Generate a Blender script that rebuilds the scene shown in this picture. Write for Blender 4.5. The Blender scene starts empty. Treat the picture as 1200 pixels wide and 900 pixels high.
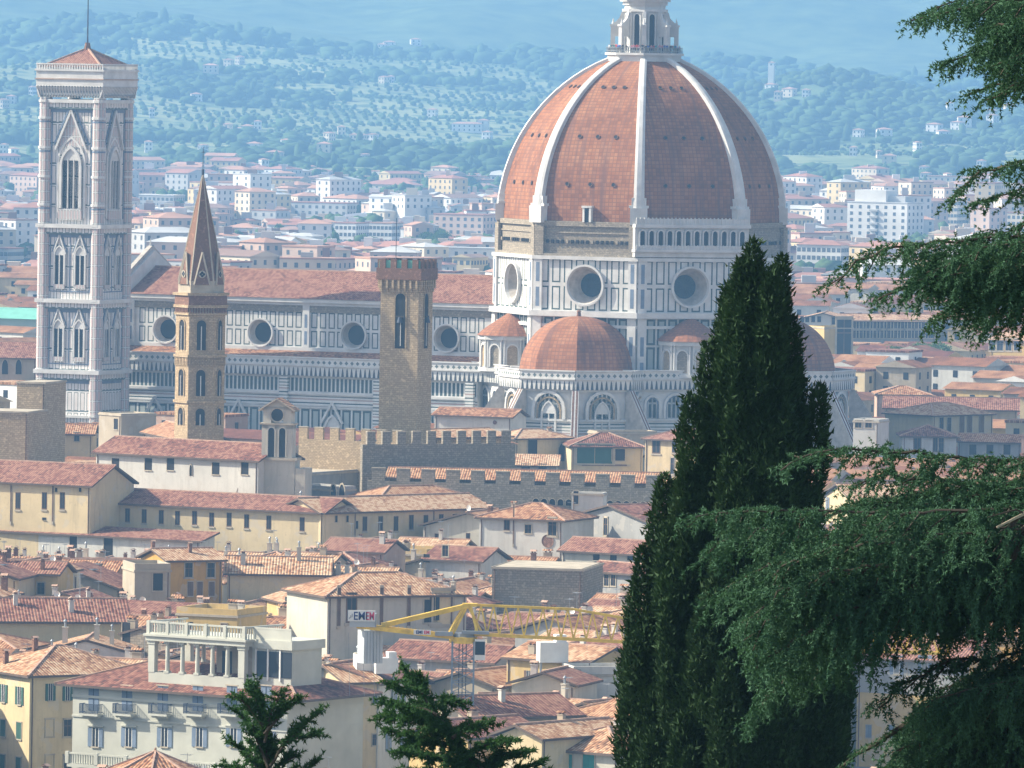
import bpy, math, random, numpy as np
from mathutils import Vector, noise as mn
random.seed(7); rng=np.random.default_rng(7)
S=bpy.context.scene; COL=S.collection
# ---------------- camera ----------------
F=9680.; CZ=90.; PITCH=math.atan(386/9680); ROLL=math.radians(.95)
f_=np.array([0,math.cos(PITCH),-math.sin(PITCH)]); u0=np.array([0,math.sin(PITCH),math.cos(PITCH)]); r0=np.array([1.,0,0])
R_=math.cos(ROLL)*r0+math.sin(ROLL)*u0; U_=math.cos(ROLL)*u0-math.sin(ROLL)*r0
O_=np.array([0,0,CZ])
cd=bpy.data.cameras.new('camera'); cam=bpy.data.objects.new('camera',cd); COL.objects.link(cam)
cd.lens=F*36/1200; cd.sensor_width=36; cd.clip_start=1; cd.clip_end=30000
from mathutils import Matrix
mw=Matrix(((R_[0],U_[0],-f_[0],0),(R_[1],U_[1],-f_[1],0),(R_[2],U_[2],-f_[2],CZ),(0,0,0,1))); cam.matrix_world=mw
S.camera=cam
# ---------------- world, sun, exposure ----------------
SUN_AZ=math.radians(278); SUN_EL=math.radians(37)
w=bpy.data.worlds.new('World'); S.world=w; w.use_nodes=True
nt=w.node_tree; bg=nt.nodes['Background']; sk=nt.nodes.new('ShaderNodeTexSky'); sk.sky_type='NISHITA'; sk.sun_disc=False
sk.sun_elevation=SUN_EL; sk.sun_rotation=SUN_AZ; sk.air_density=1.0; sk.dust_density=2.2; sk.ozone_density=1.0
hs=nt.nodes.new('ShaderNodeHueSaturation'); hs.inputs['Saturation'].default_value=.6; nt.links.new(sk.outputs[0],hs.inputs['Color']); nt.links.new(hs.outputs[0],bg.inputs[0]); bg.inputs[1].default_value=.105
sl=bpy.data.lights.new('sun','SUN'); sl.energy=5.0; sl.angle=math.radians(.5); sl.color=(1,.91,.74)
so=bpy.data.objects.new('sun',sl); COL.objects.link(so)
sd=Vector((math.sin(SUN_AZ)*math.cos(SUN_EL),math.cos(SUN_AZ)*math.cos(SUN_EL),math.sin(SUN_EL)))
so.rotation_euler=sd.to_track_quat('Z','Y').to_euler(); so.location=(0,0,300)
S.view_settings.view_transform='Standard'; S.view_settings.look='None'; S.view_settings.exposure=.98; S.view_settings.gamma=1
S.cycles.max_bounces=5; S.cycles.diffuse_bounces=2; S.cycles.volume_bounces=1; S.cycles.transparent_max_bounces=8
try: S.cycles.use_denoising=True; S.cycles.denoiser='OPENIMAGEDENOISE'
except Exception: pass
HAZE=1.12e-4; HAZE_COL=(.28,.575,.99,1)
# ---------------- helpers ----------------
def ray(x,y): return f_+R_*(x-600)/F+U_*(450-y)/F
def Pz(x,y,z): d=ray(x,y); return O_+d*(z-CZ)/d[2]
def PD(x,y,D): d=ray(x,y); return O_+d*D/d[1]
def Ppl(x,y,p0,n): d=ray(x,y); n=np.array(n,float); return O_+d*(((np.array(p0)-O_)@n)/(d@n))
def proj(p): v=np.array(p,float)-O_; k=v@f_; return 600+F*(v@R_)/k, 450-F*(v@U_)/k
def fbm(x,y,z=0,o=4): return mn.fractal(Vector((x,y,z)),1.0,2.0,o)
class MB:
    def __init__(s): s.v=[];s.f=[];s.m=[];s.uv=[];s.mats=[]
    def mi(s,m):
        if m not in s.mats: s.mats.append(m)
        return s.mats.index(m)
    def poly(s,pts,m,uv=None):
        b=len(s.v); s.v+= [tuple(map(float,p)) for p in pts]; s.f.append(tuple(range(b,b+len(pts)))); s.m.append(s.mi(m))
        s.uv+= uv if uv is not None else [(0,0)]*len(pts)
    def quadm(s,a,b,c,d,m,u0=0,v0=0):   # a-b bottom, d-c top, uv in metres
        a,b,c,d=map(np.array,(a,b,c,d)); L=np.linalg.norm(b-a); e=(b-a)/max(L,1e-9)
        f=lambda p:(u0+float((p-a)@e), v0+float(np.linalg.norm((p-a)-((p-a)@e)*e)))
        s.poly([a,b,c,d],m,[(u0,v0),(u0+float(L),v0),f(c),f(d)])
    def box(s,x0,x1,y0,y1,z0,z1,m,top=None,bot=True):
        q=s.quadm
        q((x0,y0,z0),(x1,y0,z0),(x1,y0,z1),(x0,y0,z1),m); q((x1,y0,z0),(x1,y1,z0),(x1,y1,z1),(x1,y0,z1),m)
        q((x1,y1,z0),(x0,y1,z0),(x0,y1,z1),(x1,y1,z1),m); q((x0,y1,z0),(x0,y0,z0),(x0,y0,z1),(x0,y1,z1),m)
        q((x0,y0,z1),(x1,y0,z1),(x1,y1,z1),(x0,y1,z1),top or m)
        if bot: q((x0,y1,z0),(x1,y1,z0),(x1,y0,z0),(x0,y0,z0),m)
    def bar(s,a,b,r,m,r2=None):
        a=np.array(a,float);b=np.array(b,float); d=b-a; L=np.linalg.norm(d)
        if L<1e-6: return
        d/=L; h=np.array([0,0,1.]) if abs(d[2])<.9 else np.array([1.,0,0]); p=np.cross(d,h); p/=np.linalg.norm(p); q=np.cross(d,p)
        r2=r if r2 is None else r2; k=[(1,1),(-1,1),(-1,-1),(1,-1)]
        A=[a+(p*i+q*j)*r for i,j in k]; B=[b+(p*i+q*j)*r2 for i,j in k]
        for i in range(4): j=(i+1)%4; s.poly([A[i],A[j],B[j],B[i]],m,[(0,0),(r,0),(r,L),(0,L)])
        s.poly(A[::-1],m); s.poly(B,m)
    def tube(s,a,b,r,m,n=10,r2=None,caps=True):
        a=np.array(a,float);b=np.array(b,float); d=b-a; L=np.linalg.norm(d); d/=L
        h=np.array([0,0,1.]) if abs(d[2])<.9 else np.array([1.,0,0]); p=np.cross(d,h); p/=np.linalg.norm(p); q=np.cross(d,p); r2=r if r2 is None else r2
        c=[(math.cos(2*math.pi*i/n),math.sin(2*math.pi*i/n)) for i in range(n)]
        A=[a+(p*i+q*j)*r for i,j in c]; B=[b+(p*i+q*j)*r2 for i,j in c]
        for i in range(n): j=(i+1)%n; s.poly([A[i],A[j],B[j],B[i]],m,[(i*r,0),(i*r+r,0),(i*r+r,L),(i*r,L)])
        if caps: s.poly(A[::-1],m); s.poly(B,m)
    def mesh(s,name):
        me=bpy.data.meshes.new(name); me.from_pydata(s.v,[],s.f)
        for m in s.mats: me.materials.append(m)
        me.polygons.foreach_set('material_index',s.m)
        ul=me.uv_layers.new(name='UVMap'); ul.data.foreach_set('uv',np.array(s.uv,'f').ravel()); me.update(); return me
    def build(s,name,parent=None,loc=None,rz=None):
        return link(name,s.mesh(name),parent,loc,rz)
def link(name,me,parent=None,loc=None,rz=None):
    o=bpy.data.objects.new(name,me); COL.objects.link(o)
    if parent is not None: o.parent=parent
    if loc is not None: o.location=loc
    if rz is not None: o.rotation_euler=(0,0,rz)
    return o
def tag(o,label,cat,group=None,kind=None):
    if label: o['label']=label
    if cat: o['category']=cat
    if group: o['group']=group
    if kind: o['kind']=kind
    return o
def empty(name,loc,rz=0):
    o=bpy.data.objects.new(name,None); COL.objects.link(o); o.location=[float(v) for v in loc]; o.rotation_euler=(0,0,rz); o.empty_display_size=1; return o
def ngon(R,n,a0,cx=0,cy=0): return [(cx+R*math.cos(a0+2*math.pi*i/n),cy+R*math.sin(a0+2*math.pi*i/n)) for i in range(n)]
def band(mb,R0,z0,R1,z1,m,cx=0,cy=0,n=8,a0=math.pi/8,faces=None):
    A=ngon(R0,n,a0,cx,cy); B=ngon(R1,n,a0,cx,cy)
    for i in (range(n) if faces is None else faces):
        j=(i+1)%n; a=np.array((*A[i],z0));b=np.array((*A[j],z0));c=np.array((*B[j],z1));d=np.array((*B[i],z1))
        L=np.linalg.norm(b-a); T=np.linalg.norm(c-d); h=np.linalg.norm((c+d-a-b)/2)
        mb.poly([a,b,c,d],m,[(-L/2,0),(L/2,0),(T/2,h),(-T/2,h)])
def disc(mb,R,z,m,cx=0,cy=0,n=8,a0=math.pi/8,up=True):
    P=[(x,y,z) for x,y in ngon(R,n,a0,cx,cy)]; mb.poly(P if up else P[::-1],m)
def prism(mb,R,z0,z1,m,cx=0,cy=0,n=8,a0=math.pi/8,top=None):
    band(mb,R,z0,R,z1,m,cx,cy,n,a0); disc(mb,R,z1,top or m,cx,cy,n,a0); disc(mb,R,z0,m,cx,cy,n,a0,False)
class Fr:   # a wall face: origin, u direction (angle of its outward normal), z up
    def __init__(s,ox,oy,na): s.o=np.array([ox,oy,0.]); s.n=np.array([math.cos(na),math.sin(na),0]); s.u=np.array([-math.sin(na),math.cos(na),0])
    def p(s,u,z,o): return s.o+s.u*u+s.n*o+np.array([0,0,z])
def archpts(w,h,pointed=False,n=8):
    w2=w/2; P=[(-w2,0),(w2,0)]
    if pointed:
        hr=h-w*.87
        P+=[(w2-w+w*math.cos(t),hr+w*math.sin(t)) for t in np.linspace(0,math.pi/3,n//2+1)]
        P+=[(-w2+w-w*math.cos(t),hr+w*math.sin(t)) for t in np.linspace(math.pi/3,0,n//2+1)][1:]
    else:
        hr=h-w2; P+=[(w2*math.cos(t),hr+w2*math.sin(t)) for t in np.linspace(0,math.pi,n+1)]
    return P
def arch(mb,fr,cu,z0,w,h,dark,frame,fw=.3,proud=.3,pointed=False,mull=0,mm=None):
    I=archpts(w,h,pointed); Ou=archpts(w+2*fw,h+fw,pointed)
    mb.poly([fr.p(cu+a,z0+b,.03) for a,b in I],dark,[(a,b) for a,b in I])
    n=len(I)
    for i in range(1,n):
        j=(i+1)%n
        if j==0: j=0
        a,b,c,d=I[i],I[j],Ou[j],Ou[i]
        mb.poly([fr.p(cu+q[0],z0+q[1],proud) for q in (a,d,c,b)],frame,[(0,0)]*4)
        mb.poly([fr.p(cu+c[0],z0+c[1],proud),fr.p(cu+d[0],z0+d[1],proud),fr.p(cu+d[0],z0+d[1],0),fr.p(cu+c[0],z0+c[1],0)],frame)
        mb.poly([fr.p(cu+a[0],z0+a[1],proud),fr.p(cu+b[0],z0+b[1],proud),fr.p(cu+b[0],z0+b[1],0),fr.p(cu+a[0],z0+a[1],0)],frame)
    for k in range(mull):
        uu=cu-w/2+w*(k+1)/(mull+1); fbox(mb,fr,uu-.09,uu+.09,z0,z0+h*.8,.03,proud*.7,mm or frame)
    if mull: 
        pts=[q for q in I if q[1]>=h*.72]
        if len(pts)>2: mb.poly([fr.p(cu+a,z0+b,proud*.5) for a,b in pts],mm or frame)
def fbox(mb,fr,u0,u1,z0,z1,o0,o1,m,top=None):
    P=lambda u,z,o: fr.p(u,z,o)
    mb.quadm(P(u0,z0,o1),P(u1,z0,o1),P(u1,z1,o1),P(u0,z1,o1),m,u0)
    mb.quadm(P(u1,z0,o1),P(u1,z0,o0),P(u1,z1,o0),P(u1,z1,o1),m); mb.quadm(P(u0,z0,o0),P(u0,z0,o1),P(u0,z1,o1),P(u0,z1,o0),m)
    mb.quadm(P(u0,z1,o1),P(u1,z1,o1),P(u1,z1,o0),P(u0,z1,o0),top or m); mb.quadm(P(u0,z0,o0),P(u1,z0,o0),P(u1,z0,o1),P(u0,z0,o1),m)
def holed(mb,fr,u0,u1,z0,z1,cu,cz,R,o,m,n=48,uu=0,vv=0):
    ang=sorted(set([2*math.pi*i/n for i in range(n)]+[math.atan2(z-cz,u-cu)%(2*math.pi) for u in (u0,u1) for z in (z0,z1)]))
    def edge(t):
        c,s=math.cos(t),math.sin(t); k=1e9
        if c>1e-9: k=min(k,(u1-cu)/c)
        if c<-1e-9: k=min(k,(u0-cu)/c)
        if s>1e-9: k=min(k,(z1-cz)/s)
        if s<-1e-9: k=min(k,(z0-cz)/s)
        return (cu+c*k,cz+s*k)
    for i,t in enumerate(ang):
        s=ang[(i+1)%len(ang)]; a,b=edge(t),edge(s); c=(cu+R*math.cos(s),cz+R*math.sin(s)); d=(cu+R*math.cos(t),cz+R*math.sin(t))
        mb.poly([fr.p(*q,o) for q in (d,a,b,c)],m,[(q[0]-uu,q[1]-vv) for q in (d,a,b,c)])
def ringcone(mb,fr,cu,cz,R1,R2,o1,o2,m,n=32):
    for i in range(n):
        t,s=2*math.pi*i/n,2*math.pi*(i+1)/n
        mb.poly([fr.p(cu+R1*math.cos(t),cz+R1*math.sin(t),o1),fr.p(cu+R1*math.cos(s),cz+R1*math.sin(s),o1),fr.p(cu+R2*math.cos(s),cz+R2*math.sin(s),o2),fr.p(cu+R2*math.cos(t),cz+R2*math.sin(t),o2)],m)
def fdisc(mb,fr,cu,cz,R,o,m,n=32): mb.poly([fr.p(cu+R*math.cos(2*math.pi*i/n),cz+R*math.sin(2*math.pi*i/n),o) for i in range(n)],m,[(math.cos(2*math.pi*i/n),math.sin(2*math.pi*i/n)) for i in range(n)])
# ---------------- materials ----------------
class G:
    def __init__(s,name,rough=.85):
        s.mat=bpy.data.materials.new(name); s.mat.use_nodes=True; s.t=s.mat.node_tree; s.b=s.t.nodes['Principled BSDF']; s.b.inputs['Roughness'].default_value=rough
        s.b.inputs['Specular IOR Level'].default_value=.25
    def n(s,typ,**k):
        x=s.t.nodes.new(typ)
        for a,b in k.items(): setattr(x,a,b)
        return x
    def l(s,a,b): s.t.links.new(a,b)
    def math(s,op,a,b=None,c=None):
        x=s.n('ShaderNodeMath',operation=op)
        for i,v in enumerate((a,b,c)):
            if v is None: continue
            if isinstance(v,(int,float)): x.inputs[i].default_value=v
            else: s.l(v,x.inputs[i])
        return x.outputs[0]
    def mix(s,f,a,b,mode='MIX'):
        x=s.n('ShaderNodeMix',data_type='RGBA',blend_type=mode)
        for i,v in ((0,f),(6,a),(7,b)):
            if isinstance(v,(int,float)): x.inputs[i].default_value=v
            elif isinstance(v,tuple): x.inputs[i].default_value=(*v,1) if len(v)==3 else v
            else: s.l(v,x.inputs[i])
        return x.outputs[2]
    def noise(s,scale,detail=3,vec=None,rough=.55):
        x=s.n('ShaderNodeTexNoise'); x.inputs['Scale'].default_value=scale; x.inputs['Detail'].default_value=detail; x.inputs['Roughness'].default_value=rough
        s.l(vec if vec is not None else s.pos(),x.inputs['Vector']); return x.outputs[0]
    def pos(s):
        if not hasattr(s,'_p'): s._p=s.n('ShaderNodeNewGeometry').outputs['Position']
        return s._p
    def uv(s):
        if not hasattr(s,'_u'):
            x=s.n('ShaderNodeSeparateXYZ'); s.l(s.n('ShaderNodeTexCoord').outputs['UV'],x.inputs[0]); s._u=(x.outputs[0],x.outputs[1])
        return s._u
    def ramp(s,f,st):
        x=s.n('ShaderNodeValToRGB'); e=x.color_ramp.elements
        while len(e)<len(st): e.new(.5)
        for i,(p,c) in enumerate(st): e[i].position=p; e[i].color=(*c,1) if len(c)==3 else c
        s.l(f,x.inputs[0]); return x.outputs[0]
    def step(s,f,a,b):
        x=s.n('ShaderNodeMapRange'); x.inputs[1].default_value=a; x.inputs[2].default_value=b; s.l(f,x.inputs[0]); return x.outputs[0]
    def rnd(s): return s.n('ShaderNodeObjectInfo').outputs['Random']
    def col(s,c): s.l(c,s.b.inputs['Base Color']); return s.mat
    def bump(s,h,st,d): x=s.n('ShaderNodeBump'); x.inputs[0].default_value=st; x.inputs[1].default_value=d; s.l(h,x.inputs['Height']); s.l(x.outputs[0],s.b.inputs['Normal'])
def plain(name,c,rough=.8,var=.25,sc=.6,metal=0):
    g=G(name,rough); g.b.inputs['Metallic'].default_value=metal
    a=tuple(x*(1-var) for x in c); b=tuple(min(1,x*(1+var*.6)) for x in c)
    return g.col(g.mix(g.step(g.noise(sc,5),.3,.7),a,b))
def roofmat(name,cs,period=.42,vp=.5):
    g=G(name,.9); u,v=g.uv(); rn=g.rnd()
    # wobble
    rib=g.math('SINE',g.math('MULTIPLY',u,2*math.pi/period)); ribn=g.step(rib,-1,1)
    n1=g.noise(.28,4); n2=g.noise(3.2,3,rough=.7)
    comb=g.n('ShaderNodeCombineXYZ'); g.l(g.math('FLOOR',g.math('DIVIDE',u,period)),comb.inputs[0]); g.l(g.math('FLOOR',g.math('DIVIDE',v,vp)),comb.inputs[1]); g.l(g.math('MULTIPLY',rn,50),comb.inputs[2])
    wn=g.n('ShaderNodeTexWhiteNoise'); g.l(comb.outputs[0],wn.inputs[0]); cell=wn.outputs[0]
    f=g.math('ADD',g.math('MULTIPLY',n1,.75),g.math('ADD',g.math('MULTIPLY',cell,.55),g.math('MULTIPLY',g.math('SUBTRACT',n2,.5),.7)))
    f=g.math('ADD',f,g.math('MULTIPLY',g.math('SUBTRACT',rn,.5),.22))
    c=g.ramp(f,[(.22,cs[0]),(.42,cs[1]),(.62,cs[2]),(.85,cs[3])])
    gr=g.step(rib,-1,-.1); c=g.mix(gr,g.mix(1.0,c,(.42,.4,.42),'MULTIPLY'),c)
    row=g.step(g.math('FRACT',g.math('DIVIDE',v,vp)),0,.18); c=g.mix(row,g.mix(1.0,c,(.72,.7,.7),'MULTIPLY'),c)
    g.bump(ribn,.8,.07); return g.col(c)
TC=[(.09,.043,.025),(.23,.095,.047),(.37,.165,.078),(.50,.30,.17)]
M={}
M['roof']=roofmat('terracotta_tiles',TC)
M['roof_red']=roofmat('dark_red_tiles',[(.07,.032,.025),(.16,.06,.042),(.24,.095,.065),(.34,.18,.12)])
M['roof_pale']=roofmat('pale_terracotta_tiles',[(.15,.07,.04),(.33,.16,.08),(.47,.26,.14),(.62,.44,.28)])
M['ridge']=plain('ridge_tiles',(.46,.30,.22),.9,.35,2)
M['eave']=plain('eave_wood',(.12,.085,.065))
def wallmat(name,c):
    g=G(name,.9); n=g.step(g.noise(.22,5),.25,.75); n2=g.noise(1.5,4,rough=.7)
    a=tuple(x*.72 for x in c); b=c; col=g.mix(n,a,b); col=g.mix(g.step(n2,.56,.75),col,tuple(x*.7 for x in c))
    mp=g.n('ShaderNodeMapping'); mp.inputs['Scale'].default_value=(1.1,1.1,.12); g.l(g.pos(),mp.inputs[0]); st=g.noise(1,4,mp.outputs[0],.7); col=g.mix(g.math('MULTIPLY',g.step(st,.5,.72),.55),col,tuple(x*.55 for x in c))
    u,v=g.uv(); pt=g.step(g.noise(.45,2),.60,.62); col=g.mix(g.math('MULTIPLY',pt,.35),col,(.5,.46,.40))
    r=g.rnd(); col=g.mix(g.math('MULTIPLY',r,.18),col,(.33,.30,.26)); return g.col(col)
W=dict(cream=(.70,.56,.33),yellow=(.64,.45,.17),white=(.66,.64,.58),grey=(.36,.36,.35),ochre=(.58,.34,.08),pale=(.60,.56,.46),beige=(.46,.39,.29),pink=(.52,.36,.27))
for k,c in W.items(): M[k]=wallmat(k+'_plaster',c)
def stonemat(name,c,sc=.9):
    g=G(name,.95); u,v=g.uv(); br=g.n('ShaderNodeTexBrick'); tc=g.n('ShaderNodeTexCoord'); g.l(tc.outputs['UV'],br.inputs['Vector'])
    br.inputs['Scale'].default_value=1; br.inputs['Brick Width'].default_value=.8*sc; br.inputs['Row Height'].default_value=.38*sc; br.inputs['Mortar Size'].default_value=.05
    br.inputs['Color1'].default_value=(*c,1); br.inputs['Color2'].default_value=(*(x*.62 for x in c),1); br.inputs['Mortar'].default_value=(*(x*.5 for x in c),1)
    n=g.step(g.noise(.5,6,rough=.7),.3,.75); col=g.mix(g.math('MULTIPLY',n,.75),br.outputs[0],tuple(x*.6 for x in c)); col=g.mix(g.step(g.noise(2.2,4),.55,.8),col,tuple(min(1,x*1.35) for x in c)); return g.col(col)
M['stone']=stonemat('brown_stone',(.56,.43,.27)); M['greystone']=stonemat('grey_rubble_stone',(.36,.31,.24)); M['tanstone']=stonemat('tan_stone',(.56,.42,.26),.7)
M['dstone']=stonemat('drum_rough_masonry',(.40,.34,.26),.9)
M['brick']=stonemat('red_brick',(.31,.17,.115),.5)
WH=(.70,.69,.66); GR=(.055,.085,.085)
def marble_base(g): return g.mix(g.step(g.noise(.35,6,rough=.65),.35,.7),tuple(x*.74 for x in WH),WH)
def panel(name,cw,ch,b,l,inner=None,v0=0,line=GR):
    g=G(name,.6); u,v=g.uv(); base=marble_base(g)
    fu=g.math('FRACT',g.math('ADD',g.math('DIVIDE',u,cw),0.0)); fv=g.math('FRACT',g.math('DIVIDE',g.math('SUBTRACT',v,v0),ch))
    du=g.math('MULTIPLY',g.math('MINIMUM',fu,g.math('SUBTRACT',1,fu)),cw); dv=g.math('MULTIPLY',g.math('MINIMUM',fv,g.math('SUBTRACT',1,fv)),ch); d=g.math('MINIMUM',du,dv)
    ins=g.math('GREATER_THAN',d,b); inn=g.math('GREATER_THAN',d,b+l)
    c=g.mix(ins,base,line); c=g.mix(inn,c,inner if inner else base); return g.col(c)
M['marble']=(lambda g:g.col(marble_base(g)))(G('white_marble',.6))
M['panel']=panel('green_framed_marble_panels',1.95,3.75,.27,.25)
M['dpanel']=panel('drum_marble_panels',2.55,5.4,.36,.30)
M['npanel']=panel('narrow_green_panels',.92,3.0,.17,.6,None)
M['lpanel']=panel('lower_marble_panels',2.3,5.5,.2,.42,(.36,.40,.39))
M['pale_marble']=plain('weathered_marble',(.46,.42,.37),.7,.3,.8)
def stripes(name,st,per):
    g=G(name,.65); u,v=g.uv(); f=g.math('FRACT',g.math('DIVIDE',v,per)); x=g.n('ShaderNodeValToRGB'); x.color_ramp.interpolation='CONSTANT'; e=x.color_ramp.elements
    while len(e)<len(st): e.new(.5)
    for i,(p,c) in enumerate(st): e[i].position=p; e[i].color=(*c,1)
    g.l(f,x.inputs[0]); c=g.mix(g.step(g.noise(.5,5),.3,.8),x.outputs[0],tuple(t*.7 for t in WH),'MULTIPLY'); c=g.mix(.55,c,x.outputs[0]); return g.col(c)
M['bands']=stripes('striped_marble',[(0,WH),(.16,GR),(.26,WH),(.45,(.42,.30,.27)),(.55,WH),(.68,GR),(.74,WH),(.90,(.18,.23,.22))],2.6)
def arcade(name,per,h,w,c2=(.05,.06,.07)):
    g=G(name,.7); u,v=g.uv(); fu=g.math('SUBTRACT',g.math('FRACT',g.math('DIVIDE',u,per)),.5); a=g.math('ABSOLUTE',fu)
    lim=g.math('MULTIPLY',g.math('SQRT',g.math('MAXIMUM',0,g.math('SUBTRACT',1,g.math('DIVIDE',v,h)))),w)
    m=g.math('LESS_THAN',a,lim); return g.col(g.mix(m,marble_base(g),c2))
M['corbel']=arcade('corbel_arches',1.0,1.75,.30)
def dots(name,per,h,r,c2=(.12,.15,.15)):
    g=G(name,.7); u,v=g.uv(); a=g.math('MULTIPLY',g.math('ABSOLUTE',g.math('SUBTRACT',g.math('FRACT',g.math('DIVIDE',u,per)),.5)),per); b=g.math('ABSOLUTE',g.math('SUBTRACT',v,h/2))
    m=g.math('LESS_THAN',g.math('ADD',a,b),r); return g.col(g.mix(m,marble_base(g),c2))
M['pierced']=dots('pierced_balustrade',1.25,1.5,.42)
# campanile marble: pale with green and pink frames
def tower():
    g=G('tower_marble',.6); u,v=g.uv(); base=g.mix(g.step(g.noise(.4,6),.3,.7),(.64,.61,.58),(.80,.78,.75))
    def cell(cw,ch,b,l):
        fu=g.math('FRACT',g.math('DIVIDE',u,cw)); fv=g.math('FRACT',g.math('DIVIDE',v,ch))
        d=g.math('MINIMUM',g.math('MULTIPLY',g.math('MINIMUM',fu,g.math('SUBTRACT',1,fu)),cw),g.math('MULTIPLY',g.math('MINIMUM',fv,g.math('SUBTRACT',1,fv)),ch))
        return g.math('MULTIPLY',g.math('GREATER_THAN',d,b),g.math('LESS_THAN',d,b+l)), g.math('GREATER_THAN',d,b+l)
    a,i=cell(1.45,4.15,.22,.14); c=g.mix(a,base,(.13,.17,.17)); c=g.mix(g.math('MULTIPLY',i,.30),c,(.56,.47,.42))
    k=g.math('FRACT',g.math('DIVIDE',v,4.15)); c=g.mix(g.math('LESS_THAN',k,.055),c,(.12,.16,.16)); return g.col(c)
M['tower']=tower()
M['tpanel']=panel('tower_fine_panels',.72,2.1,.10,.10,(.55,.44,.42),0,(.20,.22,.22))
def dometile():
    g=G('dome_tiles',.9); u,v=g.uv()
    fu=g.math('FRACT',g.math('DIVIDE',u,.82)); fv=g.math('FRACT',g.math('DIVIDE',v,.78))
    ln=g.math('MAXIMUM',g.math('LESS_THAN',fu,.2),g.math('LESS_THAN',fv,.24))
    cb=g.n('ShaderNodeCombineXYZ'); g.l(g.math('FLOOR',g.math('DIVIDE',u,.82)),cb.inputs[0]); g.l(g.math('FLOOR',g.math('DIVIDE',v,.78)),cb.inputs[1]); wn=g.n('ShaderNodeTexWhiteNoise'); g.l(cb.outputs[0],wn.inputs[0])
    n=g.math('ADD',g.math('MULTIPLY',g.noise(.12,5,rough=.65),.8),g.math('MULTIPLY',wn.outputs[0],.22))
    c=g.ramp(n,[(.25,(.16,.063,.03)),(.5,(.30,.12,.055)),(.75,(.40,.19,.095))])
    # rain streaks running down the slope
    m=g.n('ShaderNodeMapping'); m.inputs['Scale'].default_value=(.9,.045,1); tc=g.n('ShaderNodeTexCoord'); g.l(tc.outputs['UV'],m.inputs[0]); st=g.noise(1,4,m.outputs[0]); c=g.mix(g.math('MULTIPLY',g.step(st,.48,.68),.65),c,(.14,.08,.07))
    c=g.mix(g.math('MULTIPLY',ln,.55),c,(.15,.075,.055)); return g.col(c)
M['dome']=dometile()
M['glass']=plain('dark_window_glass',(.02,.025,.035),.5,.3,.5)
M['blueglass']=plain('leaded_blue_glass',(.03,.06,.09),.5,.4,.9)
M['dark']=plain('dark_opening',(.025,.025,.03),.9)
M['whitepaint']=plain('white_paint',(.75,.74,.70),.6,.12)
M['shutter_green']=plain('green_shutters',(.035,.10,.075),.7); M['shutter_blue']=plain('grey_blue_shutters',(.17,.22,.30),.7); M['shutter_brown']=plain('brown_shutters',(.16,.10,.07),.7); M['shutter_teal']=plain('teal_shutters',(.03,.22,.20),.7)
M['trim']=plain('window_stone_trim',(.44,.38,.29)); M['lead']=plain('grey_metal',(.30,.32,.34),.5,.2,1,.4); M['iron']=plain('dark_blue_iron',(.05,.065,.10),.6)
M['yellow_steel']=plain('yellow_painted_steel',(.78,.52,.06),.55,.3,1.2); M['grey_steel']=plain('blue_grey_steel',(.22,.27,.33),.55,.2,1,.3); M['concrete']=plain('pale_concrete',(.45,.48,.50),.9,.15,.3)
M['copper']=plain('green_copper',(.16,.42,.34),.7,.2,.3); M['signred']=plain('sign_red',(.65,.05,.12),.6,.05); M['signblue']=plain('sign_dark_blue',(.04,.05,.16),.6,.05)
M['ground']=plain('street_paving',(.16,.15,.14)); M['bark']=plain('bark',(.07,.06,.05),.95,.3,8); M['villa']=plain('villa_greenish_plaster',(.50,.50,.43),.85,.15,.3)
M['leadroof']=plain('white_membrane',(.74,.76,.78),.6,.1,.1); M['fargrey']=plain('far_grey_roof',(.33,.33,.33),.9,.2,.1)
def leaf(name,a,b,sc,tr=.28):
    g=G(name,.75); g.b.inputs['Specular IOR Level'].default_value=.15; n=g.step(g.noise(sc,4),.3,.7); c=g.mix(n,a,b); g.col(c)
    tl=g.n('ShaderNodeBsdfTranslucent'); g.l(g.mix(.5,c,(b[0]*1.3,b[1]*1.4,b[2]*.6)),tl.inputs[0]); mx=g.n('ShaderNodeMixShader'); mx.inputs[0].default_value=tr; g.l(g.b.outputs[0],mx.inputs[1]); g.l(tl.outputs[0],mx.inputs[2]); g.l(mx.outputs[0],g.t.nodes['Material Output'].inputs['Surface']); return g.mat
M['cypress']=leaf('cypress_foliage',(.016,.040,.018),(.038,.080,.032),2.2,.08); M['cypress_core']=leaf('cypress_core_dark',(.012,.028,.012),(.02,.04,.016),3)  # second, darker green is for the light-blocking core inside the crown
M['cedar']=leaf('cedar_needles',(.024,.075,.045),(.075,.165,.095),3.0,.18); M['oak']=leaf('evergreen_leaves',(.022,.065,.025),(.05,.12,.045),3)
M['citytree']=leaf('tree_leaves',(.045,.09,.035),(.10,.17,.06),.25); M['wood']=leaf('wood_foliage',(.03,.065,.03),(.085,.15,.055),.012)
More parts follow.
